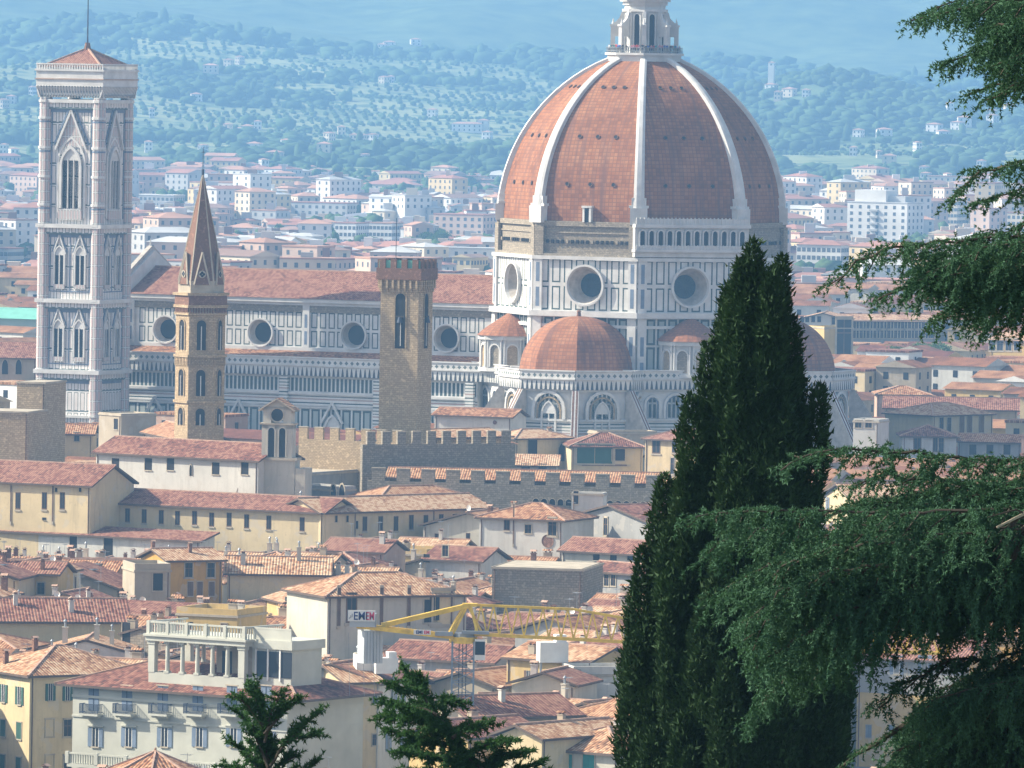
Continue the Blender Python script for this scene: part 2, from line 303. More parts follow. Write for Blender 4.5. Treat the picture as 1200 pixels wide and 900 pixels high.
# ---------------- terrain ----------------
def kn(v,K):
    for (a,b),(c,d) in zip(K,K[1:]):
        if v<=c: t=(v-a)/(c-a); t=max(0,t); t=t*t*(3-2*t) ; return b+(d-b)*t
    return K[-1][1]
BASE=[(-200,88.2),(6,88.2),(30,83),(100,75),(300,36),(560,0.0),(5000,0.0),(5600,9),(6300,26),(7000,50),(7700,66),(8300,104),(9000,160),(9600,196),(10400,150),(12800,370),(14500,430)]
def zt(x,D):
    z=kn(D,BASE)
    if D>5000:
        px=600+F*x/D; k=min(1,(D-5000)/2500)
        z+=k*(42*fbm(x/700.,D/900.,1.3)+9*fbm(x/260.,D/300.,4.1))
        if 8000<D<10600:
            m=math.exp(-((px-415)/70.)**2)*48+math.exp(-((px-1035)/55.)**2)*52+math.exp(-((px+40)/60.)**2)*20-math.exp(-((px-800)/150.)**2)*30
            z-=m*math.exp(-((D-9600)/600.)**2)
        if 5600<D<8200: z+=22*math.exp(-((px-100)/160.)**2)*math.exp(-((D-7300)/500.)**2)+30*math.exp(-((px-960)/120.)**2)*math.exp(-((D-6900)/450.)**2)
    return max(z,0.0)
def woodf(x,D):
    px=600+F*x/max(D,1); n=fbm(x/170.,D/330.,0,4)*2.0
    if D<5750: n+=.55-(.4 if px>900 else 0)*0
    elif D<8000: n+= -.34 if px<640 else (.10 if D<7000 else .05)
    elif D<10300: n+=1.6
    else: n-=.25
    if px<175 and 6600<D<8300: n-=.5
    return max(0.,min(1.,.5+n*3))
def terrain():
    Ds=list(np.concatenate([[-150,-60,-20,0,6,15,30,50,80],np.linspace(100,560,24),np.linspace(640,5000,30),np.linspace(5040,10700,190),np.linspace(10800,14400,50)]))
    nc=150; v=[];f=[]
    for D in Ds:
        hw=.085*max(D,0)+260
        for i in range(nc+1):
            x=-hw+2*hw*i/nc; v.append((x,D,zt(x,D)))
    for r in range(len(Ds)-1):
        for i in range(nc): a=r*(nc+1)+i; f.append((a,a+1,a+nc+2,a+nc+1))
    me=bpy.data.meshes.new('terrain'); me.from_pydata(v,[],f)
    for p in me.polygons: p.use_smooth=True
    ca=me.color_attributes.new('wood','FLOAT_COLOR','POINT'); ca.data.foreach_set('color',np.array([(woodf(p[0],p[1]),)*3+(1,) for p in v],'f').ravel())
    g=G('land',.95); P=g.n('ShaderNodeSeparateXYZ'); g.l(g.pos(),P.inputs[0])
    mp=g.n('ShaderNodeMapping'); mp.inputs['Scale'].default_value=(1/210.,1/330.,0); g.l(g.pos(),mp.inputs[0])
    n=g.noise(1,5,mp.outputs[0]); n2=g.noise(.03,4); n3=g.noise(.006,3)
    vo=g.n('ShaderNodeTexVoronoi'); vo.inputs['Scale'].default_value=.055; g.l(g.pos(),vo.inputs['Vector']); tr=g.step(vo.outputs[0],.25,.55)
    field=g.mix(g.step(n3,.42,.58),(.13,.17,.07),(.24,.26,.12)); field=g.mix(g.math('SUBTRACT',1,tr),field,(.05,.09,.04))
    wood=g.mix(g.step(g.math('ADD',g.math('MULTIPLY',n2,.5),g.math('MULTIPLY',g.noise(.0035,5,rough=.7),.5)),.4,.6),(.025,.055,.024),(.095,.14,.055))
    at=g.n('ShaderNodeVertexColor'); at.layer_name='wood'; sx=g.n('ShaderNodeSeparateColor'); g.l(at.outputs[0],sx.inputs[0]); mask=g.step(g.math('ADD',sx.outputs[0],g.math('MULTIPLY',g.math('SUBTRACT',n2,.5),.9)),.4,.6)
    c=g.mix(mask,field,wood)
    city=g.step(P.outputs[1],4950,5050); c=g.mix(city,(.15,.14,.13),c)
    near=g.step(P.outputs[1],520,600); c=g.mix(near,g.mix(g.step(g.noise(.3,4),.3,.7),(.05,.075,.03),(.10,.11,.05)),c); g.col(c)
    me.materials.append(g.mat); o=link('terrain',me); o['kind']='structure'
terrain()
# haze: one closed box of even air round camera and scene
hb=MB(); g=G('haze'); g.t.nodes.remove(g.b); vol=g.n('ShaderNodeVolumePrincipled'); vol.inputs['Color'].default_value=HAZE_COL; vol.inputs['Density'].default_value=HAZE; vol.inputs['Anisotropy'].default_value=.0
g.l(vol.outputs[0],g.t.nodes['Material Output'].inputs['Volume']); hb.box(-1700,1700,-220,14700,-1,520,g.mat); o=hb.build('haze'); o['kind']='stuff'; o['label']='pale blue haze over the valley'
#@@STRUCT
# ---------------- the cathedral ----------------
A45=math.radians(24.5)
DC=PD(751,300,1655); DC[2]=0
def cathedral():
    T=tag(empty('cathedral',DC,-A45),'cathedral of pale and green marble under a huge ribbed brick dome','cathedral')
    Rr=29.2; ap=Rr*math.cos(math.pi/8); side=2*Rr*math.sin(math.pi/8)
    mb=MB()  # drum
    prism(mb,Rr-.4,0,39.0,M['lpanel']); [holed(mb,Fr(ap*math.cos(i*math.pi/4),ap*math.sin(i*math.pi/4),i*math.pi/4),-side/2,side/2,39.6,50,0,44.7,3.75,0,M['dpanel'],uu=0,vv=39.4) for i in range(8)]
    for z0,z1,r in ((36.4,37.0,.3),(38.5,39.6,1.3),(49.7,50.4,.7)): prism(mb,Rr+r,z0,z1,M['marble'])
    for i in range(8):   # corner pilasters
        a=math.pi/8+i*math.pi/4
        for s in (-1,1):
            fr=Fr(ap*math.cos(a+s*math.pi/8),ap*math.sin(a+s*math.pi/8),a+s*math.pi/8); uc=-s*(side/2-.95)
            fbox(mb,fr,uc-.9,uc+.9,39.6,49.7,0,.45,M['marble']); fbox(mb,fr,uc-.9,uc+.9,24,38.5,0,.6,M['marble'])
            for z in (40.4,45.3): fbox(mb,fr,uc-.38,uc+.38,z,z+3.8,.45,.47,M['shutter_blue'])
            for z in (26,31): fbox(mb,fr,uc-.38,uc+.38,z,z+3.8,.6,.62,M['shutter_blue'])
    # side panels beside the tribunes get horizontal lines
    drum=mb.build('drum',T)
    mb=MB(); prism(mb,Rr-.7,50.4,57.2,M['dstone'])
    for z0,z1,r in ((56.3,57.3,-.2),(54.9,55.2,-.45),(50.4,50.9,0.1)): prism(mb,Rr+r,z0,z1,M['dstone'])
    for i in range(8):
        a=math.pi/8+i*math.pi/4; am=i*math.pi/4
        fr=Fr((Rr-.7)*math.cos(math.pi/8)*math.cos(am),(Rr-.7)*math.cos(math.pi/8)*math.sin(am),am)
        for k in range(17): uu=-8.6+k*1.07; fbox(mb,fr,uu-.25,uu+.25,52.9,53.6,0,.35,M['dark'] if (k+i)%5 else M['dstone'])
        for s in (-1,1):
            fr=Fr((Rr-.6)*math.cos(math.pi/8)*math.cos(a+s*math.pi/8),(Rr-.6)*math.cos(math.pi/8)*math.sin(a+s*math.pi/8),a+s*math.pi/8); uc=-s*(side/2-1.0)
            fbox(mb,fr,uc-1,uc+.9,50.6,56.3,0,.7,M['dstone'])
    mb.build('upper_drum_wall',T)
    for i in range(8):   # round windows
        am=i*math.pi/4; fr=Fr(ap*math.cos(am),ap*math.sin(am),am); mb=MB()
        ringcone(mb,fr,0,44.7,4.15,4.15,0,.75,M['marble']); ringcone(mb,fr,0,44.7,4.15,3.75,.75,.75,M['marble']); ringcone(mb,fr,0,44.7,3.75,3.6,.75,0,M['marble']); ringcone(mb,fr,0,44.7,3.6,2.35,0,-3.0,M['pale_marble'])
        w_=mb.build('round_window',T); mb=MB(); fdisc(mb,fr,0,44.7,2.36,-2.98,M['blueglass'])
        for k in range(8): t=k*math.pi/8; mb.bar(fr.p(-2.3*math.cos(t),44.7-2.3*math.sin(t),-2.92),fr.p(2.3*math.cos(t),44.7+2.3*math.sin(t),-2.92),.03,M['iron'])
        mb.build('glass',w_)
    # dome
    a_=6.5; Rb=28.3
    prof=[(math.sqrt((Rb+a_)**2-h*h)-a_,57.2+h) for h in np.linspace(0,32.3,25)]
    mb=MB(); vv=0
    for (ra,za),(rb_,zb) in zip(prof,prof[1:]):
        L=math.hypot((ra-rb_)*math.cos(math.pi/8),zb-za); A=ngon(ra,8,math.pi/8); B=ngon(rb_,8,math.pi/8)
        for i in range(8):
            j=(i+1)%8; la=ra*math.sin(math.pi/8); lb=rb_*math.sin(math.pi/8)
            mb.poly([(*A[i],za),(*A[j],za),(*B[j],zb),(*B[i],zb)],M['dome'],[(-la+20*i,vv),(la+20*i,vv),(lb+20*i,vv+L),(-lb+20*i,vv+L)])
        vv+=L
    dome=mb.build('dome',T)
    for i in range(8):
        a=math.pi/8+i*math.pi/4; rd=np.array([math.cos(a),math.sin(a)]); tg=np.array([-math.sin(a),math.cos(a)]); mb=MB(); sec=[]
        for k,(r,z) in enumerate(prof):
            t=k/24; wd=1.12-.45*t; hgt=.85-.25*t; nz=(z-57.2)/(Rb+a_)*1.0; nr=math.sqrt(1-nz*nz)
            P=lambda u,o:(*(rd*(r+o*nr)+tg*u),z+o*nz)
            sec.append([P(-wd,-.6),P(-wd,hgt*.7),P(-wd*.45,hgt),P(wd*.45,hgt),P(wd,hgt*.7),P(wd,-.6)])
        for s0,s1 in zip(sec,sec[1:]):
            for q in range(5): mb.quadm(s0[q+1],s0[q],s1[q],s1[q+1],M['marble'])
        b=prof[0]; c=rd*(Rb+.55); mb2=mb
        R3=Matrix.Rotation(a,4,'Z')
        for zz0,zz1,hw in ((56.9,60.2,1.7),(60.2,60.7,1.95),(60.7,62.2,1.45)):
            n0=len(mb.v); mb.box(Rb-1.2,Rb+.95-(zz0-57)*.18,-hw,hw,zz0,zz1,M['marble']); 
            for q in range(n0,len(mb.v)): mb.v[q]=tuple(R3@Vector(mb.v[q]))
        mb.build('rib',T)
    # small round openings, three rows of three on every face
    for i in range(8):
        am=i*math.pi/4
        for h,du in ((7.4,5.0),(16.8,3.9),(26.6,2.3)):
            r=(math.sqrt((Rb+a_)**2-h*h)-a_)*math.cos(math.pi/8); tilt=math.asin(h/(Rb+a_))
            for k in (-1,0,1):
                mb=MB(); fr=Fr(r*math.cos(am),r*math.sin(am),am); z=57.2+h
                n0=len(mb.v); fr0=Fr(0,0,am); fdisc(mb,fr0,k*du,0,.36,.14,M['dark'],14); ringcone(mb,fr0,k*du,0,.46,.46,-.5,.2,M['brick'],14); ringcone(mb,fr0,k*du,0,.46,.36,.2,.16,M['brick'],14)
                ax=Vector((-math.sin(am),math.cos(am),0)); Rm=Matrix.Rotation(-tilt,3,ax)
                for q in range(n0,len(mb.v)): mb.v[q]=tuple(Rm@Vector(mb.v[q])+Vector((r*math.cos(am),r*math.sin(am),z)))
                if i in (4,5,6,7,0): mb.build('porthole',T)
    fr=Fr(0,-Rr*math.cos(math.pi/8)+.2,-math.pi/2); mb=MB(); fbox(mb,fr,-.9,-.5,57.2,60,-1.4,.3,M['whitepaint']); fbox(mb,fr,.5,.9,57.2,60,-1.4,.3,M['whitepaint']); fbox(mb,fr,-.5,.5,57.2,59.7,-1.4,.1,M['dark']); fbox(mb,fr,-1.1,1.1,60,60.4,-1.4,.4,M['marble']); mb.build('dormer',dome)
    # lantern
    mb=MB(); prism(mb,7.4,88.6,90.3,M['marble']); prism(mb,7.9,90.3,90.75,M['marble'])
    lan=mb.build('lantern',T)
    mb=MB()
    for i,(x,y) in enumerate(ngon(7.6,8,math.pi/8)):
        x2,y2=ngon(7.6,8,math.pi/8)[(i+1)%8]
        for z in (91.15,91.85): mb.bar((x,y,z),(x2,y2,z),.05,M['lead'])
        for k in range(12): t=k/12; mb.bar((x+(x2-x)*t,y+(y2-y)*t,90.75),(x+(x2-x)*t,y+(y2-y)*t,91.85),.035,M['lead'])
    mb.build('railing',lan)
    mb=MB(); prism(mb,4.1,90.75,100.3,M['marble']); prism(mb,4.6,99.0,99.5,M['marble']); prism(mb,4.5,100.3,101,M['marble']); prism(mb,5.1,101,101.5,M['marble']); prism(mb,5.5,101.5,102,M['marble'])
    band(mb,4.4,102,.5,111,M['marble'],n=16); mb.build('lantern_body',lan)
    mb=MB(); 
    for k in range(8): mb.tube((0,0,110.6+k*.3),(0,0,110.9+k*.3),1.15*math.sin(math.pi*(k+.3)/8.6),M['yellow_steel'],12,1.15*math.sin(math.pi*(k+1.3)/8.9))
    mb.bar((0,0,113),(0,0,115.5),.1,M['yellow_steel']); mb.bar((-.7,0,114.6),(.7,0,114.6),.1,M['yellow_steel']); mb.build('ball_and_cross',lan)
    for i in range(8):
        am=i*math.pi/4; r=4.1*math.cos(math.pi/8); fr=Fr(r*math.cos(am),r*math.sin(am),am); mb=MB(); arch(mb,fr,0,91.2,1.15,7.3,M['glass'],M['marble'],.28,.22,n_ if False else False) ; mb.build('lantern_window',lan)
        a=am+math.pi/8; R3=Matrix.Rotation(a,4,'Z'); mb=MB(); n0=0
        mb.box(5.9,6.8,-.42,.42,90.75,96.0,M['marble']); mb.box(5.7,7.0,-.6,.6,96.0,96.4,M['marble']); mb.box(3.9,4.5,-.5,.5,90.75,99,M['marble'])
        pr=[(4.2,94.0),(6.0,94.0),(6.7,96.4),(5.9,96.9),(5.1,97.7),(4.7,98.9),(4.2,99)]
        for s in (-.3,.3): mb.poly([(x,s,z) for x,z in (pr if s<0 else pr[::-1])],M['marble'])
        for k in range(len(pr)): p,q=pr[k],pr[(k+1)%len(pr)]; mb.poly([(p[0],.3,p[1]),(q[0],.3,q[1]),(q[0],-.3,q[1]),(p[0],-.3,p[1])],M['marble'])
        mb.tube((6.35,0,96.4),(6.35,0,97.6),.3,M['marble'],8,.05)
        for q in range(len(mb.v)): mb.v[q]=tuple(R3@Vector(mb.v[q]))
        mb.build('buttress',lan)
    # gallery on the south-east face
    am=-math.pi/4; fr=Fr((Rr-.7)*math.cos(math.pi/8)*math.cos(am),(Rr-.7)*math.cos(math.pi/8)*math.sin(am),am); mb=MB(); hs=side/2+.9
    fbox(mb,fr,-hs,hs,50.6,51.6,0,1.2,M['marble']); fbox(mb,fr,-hs-.2,hs+.2,51.6,52.1,0,1.9,M['marble']); fbox(mb,fr,-hs,hs,52.1,57.0,0,1.15,M['marble']); fbox(mb,fr,-hs-.2,hs+.2,56.4,57.1,0,1.9,M['marble'])
    fbox(mb,fr,-hs,hs,57.1,58.2,1.55,1.62,M['marble'])
    for k in range(30): uu=-hs+.2+k*(2*hs-.4)/29; fbox(mb,fr,uu-.12,uu+.12,57.1,58.4,1.5,1.75,M['marble'])
    gal=mb.build('gallery',T)
    fr2=Fr(*(fr.o+fr.n*1.15)[:2],am)
    for k in range(12):
        mb=MB(); uu=-hs+1.5+k*(2*hs-3.0)/11; arch(mb,fr2,uu,52.7,1.05,3.1,M['dark'],M['marble'],.27,.45); mb.build('arched_opening',gal)
    mb=MB(); fbox(mb,fr2,-hs,hs,52.1,52.9,.5,.56,M['marble'])
    for k in range(36): uu=-hs+.2+k*(2*hs-.4)/35; fbox(mb,fr2,uu-.1,uu+.1,52.1,53.0,.5,.68,M['marble'])
    mb.build('balustrade',gal)
    # nave
    mb=MB(); x0,x1=-109,-26; mb.box(x0,x1,-9.3,11,0,39.0,M['marble'])
    fs=Fr(0,-11,-math.pi/2)   # u: +x direction is ... 
    sgn=1 if fs.u[0]>0 else -1
    def U(x): return sgn*x
    def fb(fr,xa,xb,z0,z1,o0,o1,m): a,b=sorted((U(xa),U(xb))); fbox(mb,fr,a,b,z0,z1,o0,o1,m)
    bays=[-109+.3,-90.0,-68.8,-47.8,-27.5]
    fb(fs,x0,x1,29.3,30.0,0,.5,M['marble']); fb(fs,x0,x1,37.1,38.5,0,.25,M['greystone']); fb(fs,x0,x1,38.5,39.1,0,.6,M['marble']); fb(fs,x0,x1,39.1,39.9,0,1.1,M['marble'])  # grey strip below the cornice: its cast shadow put into the colour
    for a,b in zip(bays,bays[1:]):
        L=b-a; n=round((L-2.4)/1.95); wd=n*1.95; c=(a+b)/2; 
        P=lambda x,z:fs.p(U(x),z,.06)
        for zz in (30.0,):
            oc=min((-100.7,-79.1,-58.1,-37.4),key=lambda q:abs(q-c)); holed(mb,fs,U(c-wd/2),U(c+wd/2),29.9,37.4,U(oc),32.75,2.65,.06,M['panel'],uu=U(c-wd/2),vv=29.9); mb.poly([P(a,28),P(b,28),P(b,29.9),P(a,29.9)],M['marble']); mb.poly([P(a,37.4),P(b,37.4),P(b,39.5),P(a,39.5)],M['marble']); mb.poly([P(a,29.9),P(c-wd/2,29.9),P(c-wd/2,37.4),P(a,37.4)],M['marble']); mb.poly([P(c+wd/2,29.9),P(b,29.9),P(b,37.4),P(c+wd/2,37.4)],M['marble'])
        fb(fs,a-.75,a+.75,30,38.5,.06,.5,M['marble'])
        for z in (30.6,34.0): fb(fs,a-.3,a+.3,z,z+2.7,.5,.52,M['shutter_blue'])
    mb.build('nave_wall',T)
    for x in (-100.7,-79.1,-58.1,-37.4):
        mb=MB(); ringcone(mb,fs,U(x),32.75,2.95,2.95,0,.75,M['marble']); ringcone(mb,fs,U(x),32.75,2.95,2.65,.75,.75,M['marble']); ringcone(mb,fs,U(x),32.75,2.65,2.55,.75,.05,M['marble']); ringcone(mb,fs,U(x),32.75,2.55,2.0,.05,-1.3,M['pale_marble']); w_=mb.build('round_window',T)
        mb=MB(); fdisc(mb,fs,U(x),32.75,2.02,-1.28,M['glass']); mb.build('glass',w_)
    mb=MB(); ov=12.3
    for s in (-1,1):
        a,b,c,d=[(x0,s*ov,39.9),(x1,s*ov,39.9),(x1,0,45.3),(x0,0,45.3)]
        if s>0: a,b,c,d=b,a,d,c
        mb.quadm(a,b,c,d,M['roof_red'])
    mb.poly([(x0,-ov,39.9),(x0,0,45.3),(x0,ov,39.9)],M['marble']); mb.poly([(x1,-ov,39.9),(x1,ov,39.9),(x1,0,45.3)],M['marble']); mb.poly([(x0,ov,39.88),(x1,ov,39.88),(x1,-ov,39.88),(x0,-ov,39.88)],M['eave'])
    mb.bar((x0,0,45.3),(x1,0,45.3),.16,M['ridge']); mb.build('nave_roof',T)
    # facade screen
    mb=MB(); pts=[(-21.8,0),(-21.8,30),(-12,32),(-12,42.5),(-11,43.3),(0,48.6),(11,43.3),(12,42.5),(12,32),(21.8,30),(21.8,0)]
    for x,rev in ((-109.1,False),(-111.2,True)): mb.poly([(x,y,z) for y,z in (pts[::-1] if not rev else pts)],M['marble'])
    for p,q in zip(pts,pts[1:]): mb.quadm((-109.1,p[0],p[1]),(-111.2,p[0],p[1]),(-111.2,q[0],q[1]),(-109.1,q[0],q[1]),M['marble'])
    for s in (-1,1): mb.bar((-110.2,s*12.6,42.8),(-110.2,0,49.0),.5,M['pale_marble'])
    mb.tube((-110.2,0,49),(-110.2,0,51),.3,M['marble'],8,.05); mb.build('facade',T)
    # aisle
    mb=MB(); fa=Fr(0,-20.6,-math.pi/2); mb.box(x0,x1,-20.6,20.6,0,26.9,M['marble'])
    def strip(z0,z1,o,m,v0=0):
        P=lambda x,z:fa.p(U(x),z,o); mb.poly([P(x0,z0),P(x1,z0),P(x1,z1),P(x0,z1)],m,[(0,v0),(83,v0),(83,v0+z1-z0),(0,v0+z1-z0)])
    strip(21.4,24.4,.03,M['npanel']); strip(18.9,20.9,.03,M['bands'],.2); strip(7.5,18.2,.03,M['lpanel'],.3); strip(0,7.5,.03,M['bands'])
    for z0,z1,o in ((20.9,21.4,.5),(18.2,18.5,.35),(18.65,18.9,.3),(24.4,24.7,.35)): fb(fa,x0,x1,z0,z1,0,o,M['marble'])
    for x in bays: fb(fa,x-.9,x+.9,0,24.4,.03,.9,M['bands'])
    mb.build('aisle_wall',T)
    for x in (-98,-79,-58,-38):
        mb=MB(); arch(mb,fa,U(x),6.5,2.6,10,M['glass'],M['marble'],.6,.5,True,1)
        P=lambda a,z,o: fa.p(U(x)+a,z,o)
        for s in (-1,1): mb.bar(P(s*2.4,15.2,.5),P(0,19.4,.5),.22,M['marble'])
        mb.build('gothic_window',T)
    mb=MB(); P=lambda x,y,z:(x,y,z)
    mb.quadm((x0,-21.4,27.4),(x1,-21.4,27.4),(x1,-11,29.4),(x0,-11,29.4),M['roof']); mb.quadm((x1,21.4,27.4),(x0,21.4,27.4),(x0,11,29.4),(x1,11,29.4),M['roof']); mb.build('aisle_roof',T)
    def parapet(pts,parent,z=24.7):
        m2=MB()
        for p,q in zip(pts,pts[1:]):
            p=np.array([*p,0.]);q=np.array([*q,0.]); L=np.linalg.norm(q-p); m2.poly([p+[0,0,z],q+[0,0,z],q+[0,0,z+2.0],p+[0,0,z+2.0]],M['corbel'],[(0,0),(L,0),(L,2),(0,2)])
            nn=np.cross((q-p)/L,[0,0,1]); a=p+nn*.12;b=q+nn*.12; m2.poly([a+[0,0,z+2.0],b+[0,0,z+2.0],b+[0,0,z+3.7],a+[0,0,z+3.7]],M['pierced'],[(0,0),(L,0),(L,1.7),(0,1.7)])
            for za,zb,o in ((1.95,2.2,.3),(3.55,3.8,.3)):
                c,d=p+nn*o,q+nn*o; e,h=p-nn*.25,q-nn*.25
                m2.quadm(c+[0,0,z+za],d+[0,0,z+za],d+[0,0,z+zb],c+[0,0,z+zb],M['marble']); m2.poly([c+[0,0,z+zb],d+[0,0,z+zb],h+[0,0,z+zb],e+[0,0,z+zb]],M['marble']); m2.poly([e+[0,0,z+za],h+[0,0,z+za],d+[0,0,z+za],c+[0,0,z+za]],M['marble'])
            m2.poly([p+[0,0,z],p-nn*1.1+[0,0,z],q-nn*1.1+[0,0,z],q+[0,0,z]],M['dark']); e,h=p-nn*.25,q-nn*.25; m2.poly([h+[0,0,z],e+[0,0,z],e+[0,0,z+3.7],h+[0,0,z+3.7]],M['marble'])
        return m2.build('parapet',parent)
    parapet([(x0,-21.6),(x1+3,-21.6)],T)
    # base octagon between the tribunes
    mb=MB(); R2=33.6; prism(mb,R2,0,26.9,M['marble'])
    def zones(mb,R,cx,cy,n,a0,faces):
        for z0,z1,m in ((0,8,'bands'),(8.2,14.8,'lpanel'),(14.8,18.6,'bands')):
            A=ngon(R+.05,n,a0,cx,cy)
            for i in faces:
                j=(i+1)%n; L=math.dist(A[i],A[j]); mb.poly([(*A[i],z0),(*A[j],z0),(*A[j],z1),(*A[i],z1)],M[m],[(0,0),(L,0),(L,z1-z0),(0,z1-z0)])
        for z0,z1,o in ((14.6,14.9,.3),(18.5,18.9,.4),(24.3,24.7,.4),(7.9,8.3,.4)):
            A=ngon(R,n,a0,cx,cy);B=ngon(R+o,n,a0,cx,cy)
            for i in faces:
                j=(i+1)%n; mb.quadm((*B[i],z0),(*B[j],z0),(*B[j],z1),(*B[i],z1),M['marble']); mb.poly([(*B[i],z1),(*B[j],z1),(*A[j],z1),(*A[i],z1)],M['marble'])
    zones(mb,R2,0,0,8,math.pi/8,range(8)); base=mb.build('choir_wall',T)
    parapet([(x*1.03,y*1.03) for x,y in ngon(R2,8,math.pi/8)]+[(ngon(R2*1.03,8,math.pi/8)[0])],T)
    def blind(mb,fr,u,w,z0=18.95,h=4.6,win=False):
        arch(mb,fr,u,z0,w,min(h,w/2+2.9 if w<3 else h),M['blueglass'] if win else M['npanel'],M['marble'],.5,.35)
        arch(mb,fr,u,z0,w-.5,min(h,w/2+2.9 if w<3 else h)-.3,M['npanel'],M['shutter_blue'],.18,.12)
    for i in (4,6):
        am=i*math.pi/4-math.pi/4 ; 
    for am in (-math.pi/4,-3*math.pi/4,math.pi/4):
        ra=R2*math.cos(math.pi/8); fr=Fr(ra*math.cos(am),ra*math.sin(am),am)
        for u,w_ in ((-9.2,2.6),(-4.2,4.4),(1.6,2.6),(6.0,4.2),(10.4,2.4)):
            mb=MB(); blind(mb,fr,u,w_); mb.build('blind_arch',base)
    # tribunes with their own half domes
    for k,am in enumerate((-math.pi/2,0,math.pi/2)):
        cx,cy=30*math.cos(am),30*math.sin(am); R3_=14.6; a0=am+math.pi/8
        mb=MB(); prism(mb,R3_-.3,0,27.3,M['marble'],cx,cy,8,a0); zones(mb,R3_,cx,cy,8,a0,range(8)); tr=mb.build('tribune',T)
        pts=ngon(R3_+.9,8,a0,cx,cy); 
        order=[pts[(i)%8] for i in (4,5,6,7,0,1,2,3)]
        order=[pts[i%8] for i in range(-3,4)]
        parapet(order,tr)
        for i in range(-3,3):
            ang=a0+(i+.5)*math.pi/4; ra=R3_*math.cos(math.pi/8); fr=Fr(cx+ra*math.cos(ang),cy+ra*math.sin(ang),ang)
            mb=MB(); arch(mb,fr,0,18.9,6.0,5.0,M['npanel'],M['marble'],.6,.5); arch(mb,fr,0,11,2.6,11.2,M['blueglass'],M['marble'],.35,.4,True,1); arch(mb,fr,0,18.9,4.6,4.1,M['lpanel'],M['tanstone'],.35,.3)
            mb.build('blind_arch',tr)
        for i in range(-2,4):   # sloping spur buttresses
            a=a0+(i)*math.pi/4 if False else a0+i*math.pi/4
            R4=Matrix.Rotation(a,4,'Z'); mb=MB()
            pr=[(R3_-.2,10),(23.5,10),(23.5,12.5),(R3_+.9,24.6),(R3_-.2,24.6)]
            for s in (-.7,.7): mb.poly([(x,s,z) for x,z in (pr if s<0 else pr[::-1])],M['pale_marble'],[(x,z) for x,z in (pr if s<0 else pr[::-1])])
            mb.quadm((23.5,-.7,0),(23.5,.7,0),(23.5,.7,12.5),(23.5,-.7,12.5),M['marble']); 
            mb.poly([(23.5,-.7,12.5),(23.5,.7,12.5),(R3_+.9,.7,24.6),(R3_+.9,-.7,24.6)],M['marble'])
            for s in (-.55,.15): mb.poly([(23.5,s,12.53),(23.5,s+.4,12.53),(R3_+.9,s+.4,24.63),(R3_+.9,s,24.63)],M['brick'])
            for q in range(len(mb.v)): v=R4@Vector(mb.v[q]); mb.v[q]=(v.x+cx,v.y+cy,v.z)
            mb.build('spur_buttress',tr)
        mb=MB(); Rd=11.6; vv=0; pf=[(Rd*math.cos(t)**.92,27.3+11.4*math.sin(t)) for t in np.linspace(0,math.pi/2*.985,15)]
        for (ra,za),(rb_,zb) in zip(pf,pf[1:]):
            L=math.hypot((ra-rb_)*.92,zb-za); A=ngon(ra,8,a0,cx,cy);B=ngon(rb_,8,a0,cx,cy)
            for i in range(8): j=(i+1)%8; la=ra*.383; lb=rb_*.383; mb.poly([(*A[i],za),(*A[j],za),(*B[j],zb),(*B[i],zb)],M['dome'],[(-la+20*i,vv),(la+20*i,vv),(lb+20*i,vv+L),(-lb+20*i,vv+L)])
            vv+=L
        d=mb.build('tribune_dome',tr); mb=MB(); mb.tube((cx,cy,38.4),(cx,cy,39.6),.55,M['brick'],8,.35); mb.tube((cx,cy,39.6),(cx,cy,40.0),.6,M['brick'],8,.1); mb.build('finial',d)
    # small exedras on the diagonal faces
    for am in (-math.pi/4,-3*math.pi/4):
        r=27.4; cx,cy=r*math.cos(am),r*math.sin(am); n=10; a0=am+math.pi/10; Re=6.0
        mb=MB(); prism(mb,Re,26.9,33.3,M['marble'],cx,cy,n,a0); prism(mb,Re+.5,27,27.7,M['marble'],cx,cy,n,a0); prism(mb,Re+.7,33.3,34.1,M['marble'],cx,cy,n,a0); ex=mb.build('exedra',T)
        for i in range(-3,3):
            ang=a0+(i+.5)*2*math.pi/n; ra=Re*math.cos(math.pi/n); fr=Fr(cx+ra*math.cos(ang),cy+ra*math.sin(ang),ang); mb=MB(); arch(mb,fr,0,27.9,2.1,4.4,M['tanstone'] if i%2 else M['greystone'],M['marble'],.3,.35); mb.build('niche',ex)
            mb=MB(); a=a0+i*2*math.pi/n
            for s in (-.35,.35): 
                c=np.array([cx+(Re+.15)*math.cos(a)-s*math.sin(a),cy+(Re+.15)*math.sin(a)+s*math.cos(a)]); mb.tube((*c,27.7),(*c,33.3),.2,M['marble'],8)
            mb.build('column',ex)
        mb=MB(); vv=0
        for k in range(6):
            t0,t1=k/6,(k+1)/6; ra,rb_=(Re+.9)*(1-t0),(Re+.9)*(1-t1); z_=lambda t:34.1+4.9*t**.86; band(mb,ra,z_(t0),max(rb_,.05),z_(t1),M['dome'],cx,cy,20,0)
        mb.build('exedra_roof',ex)
cathedral()
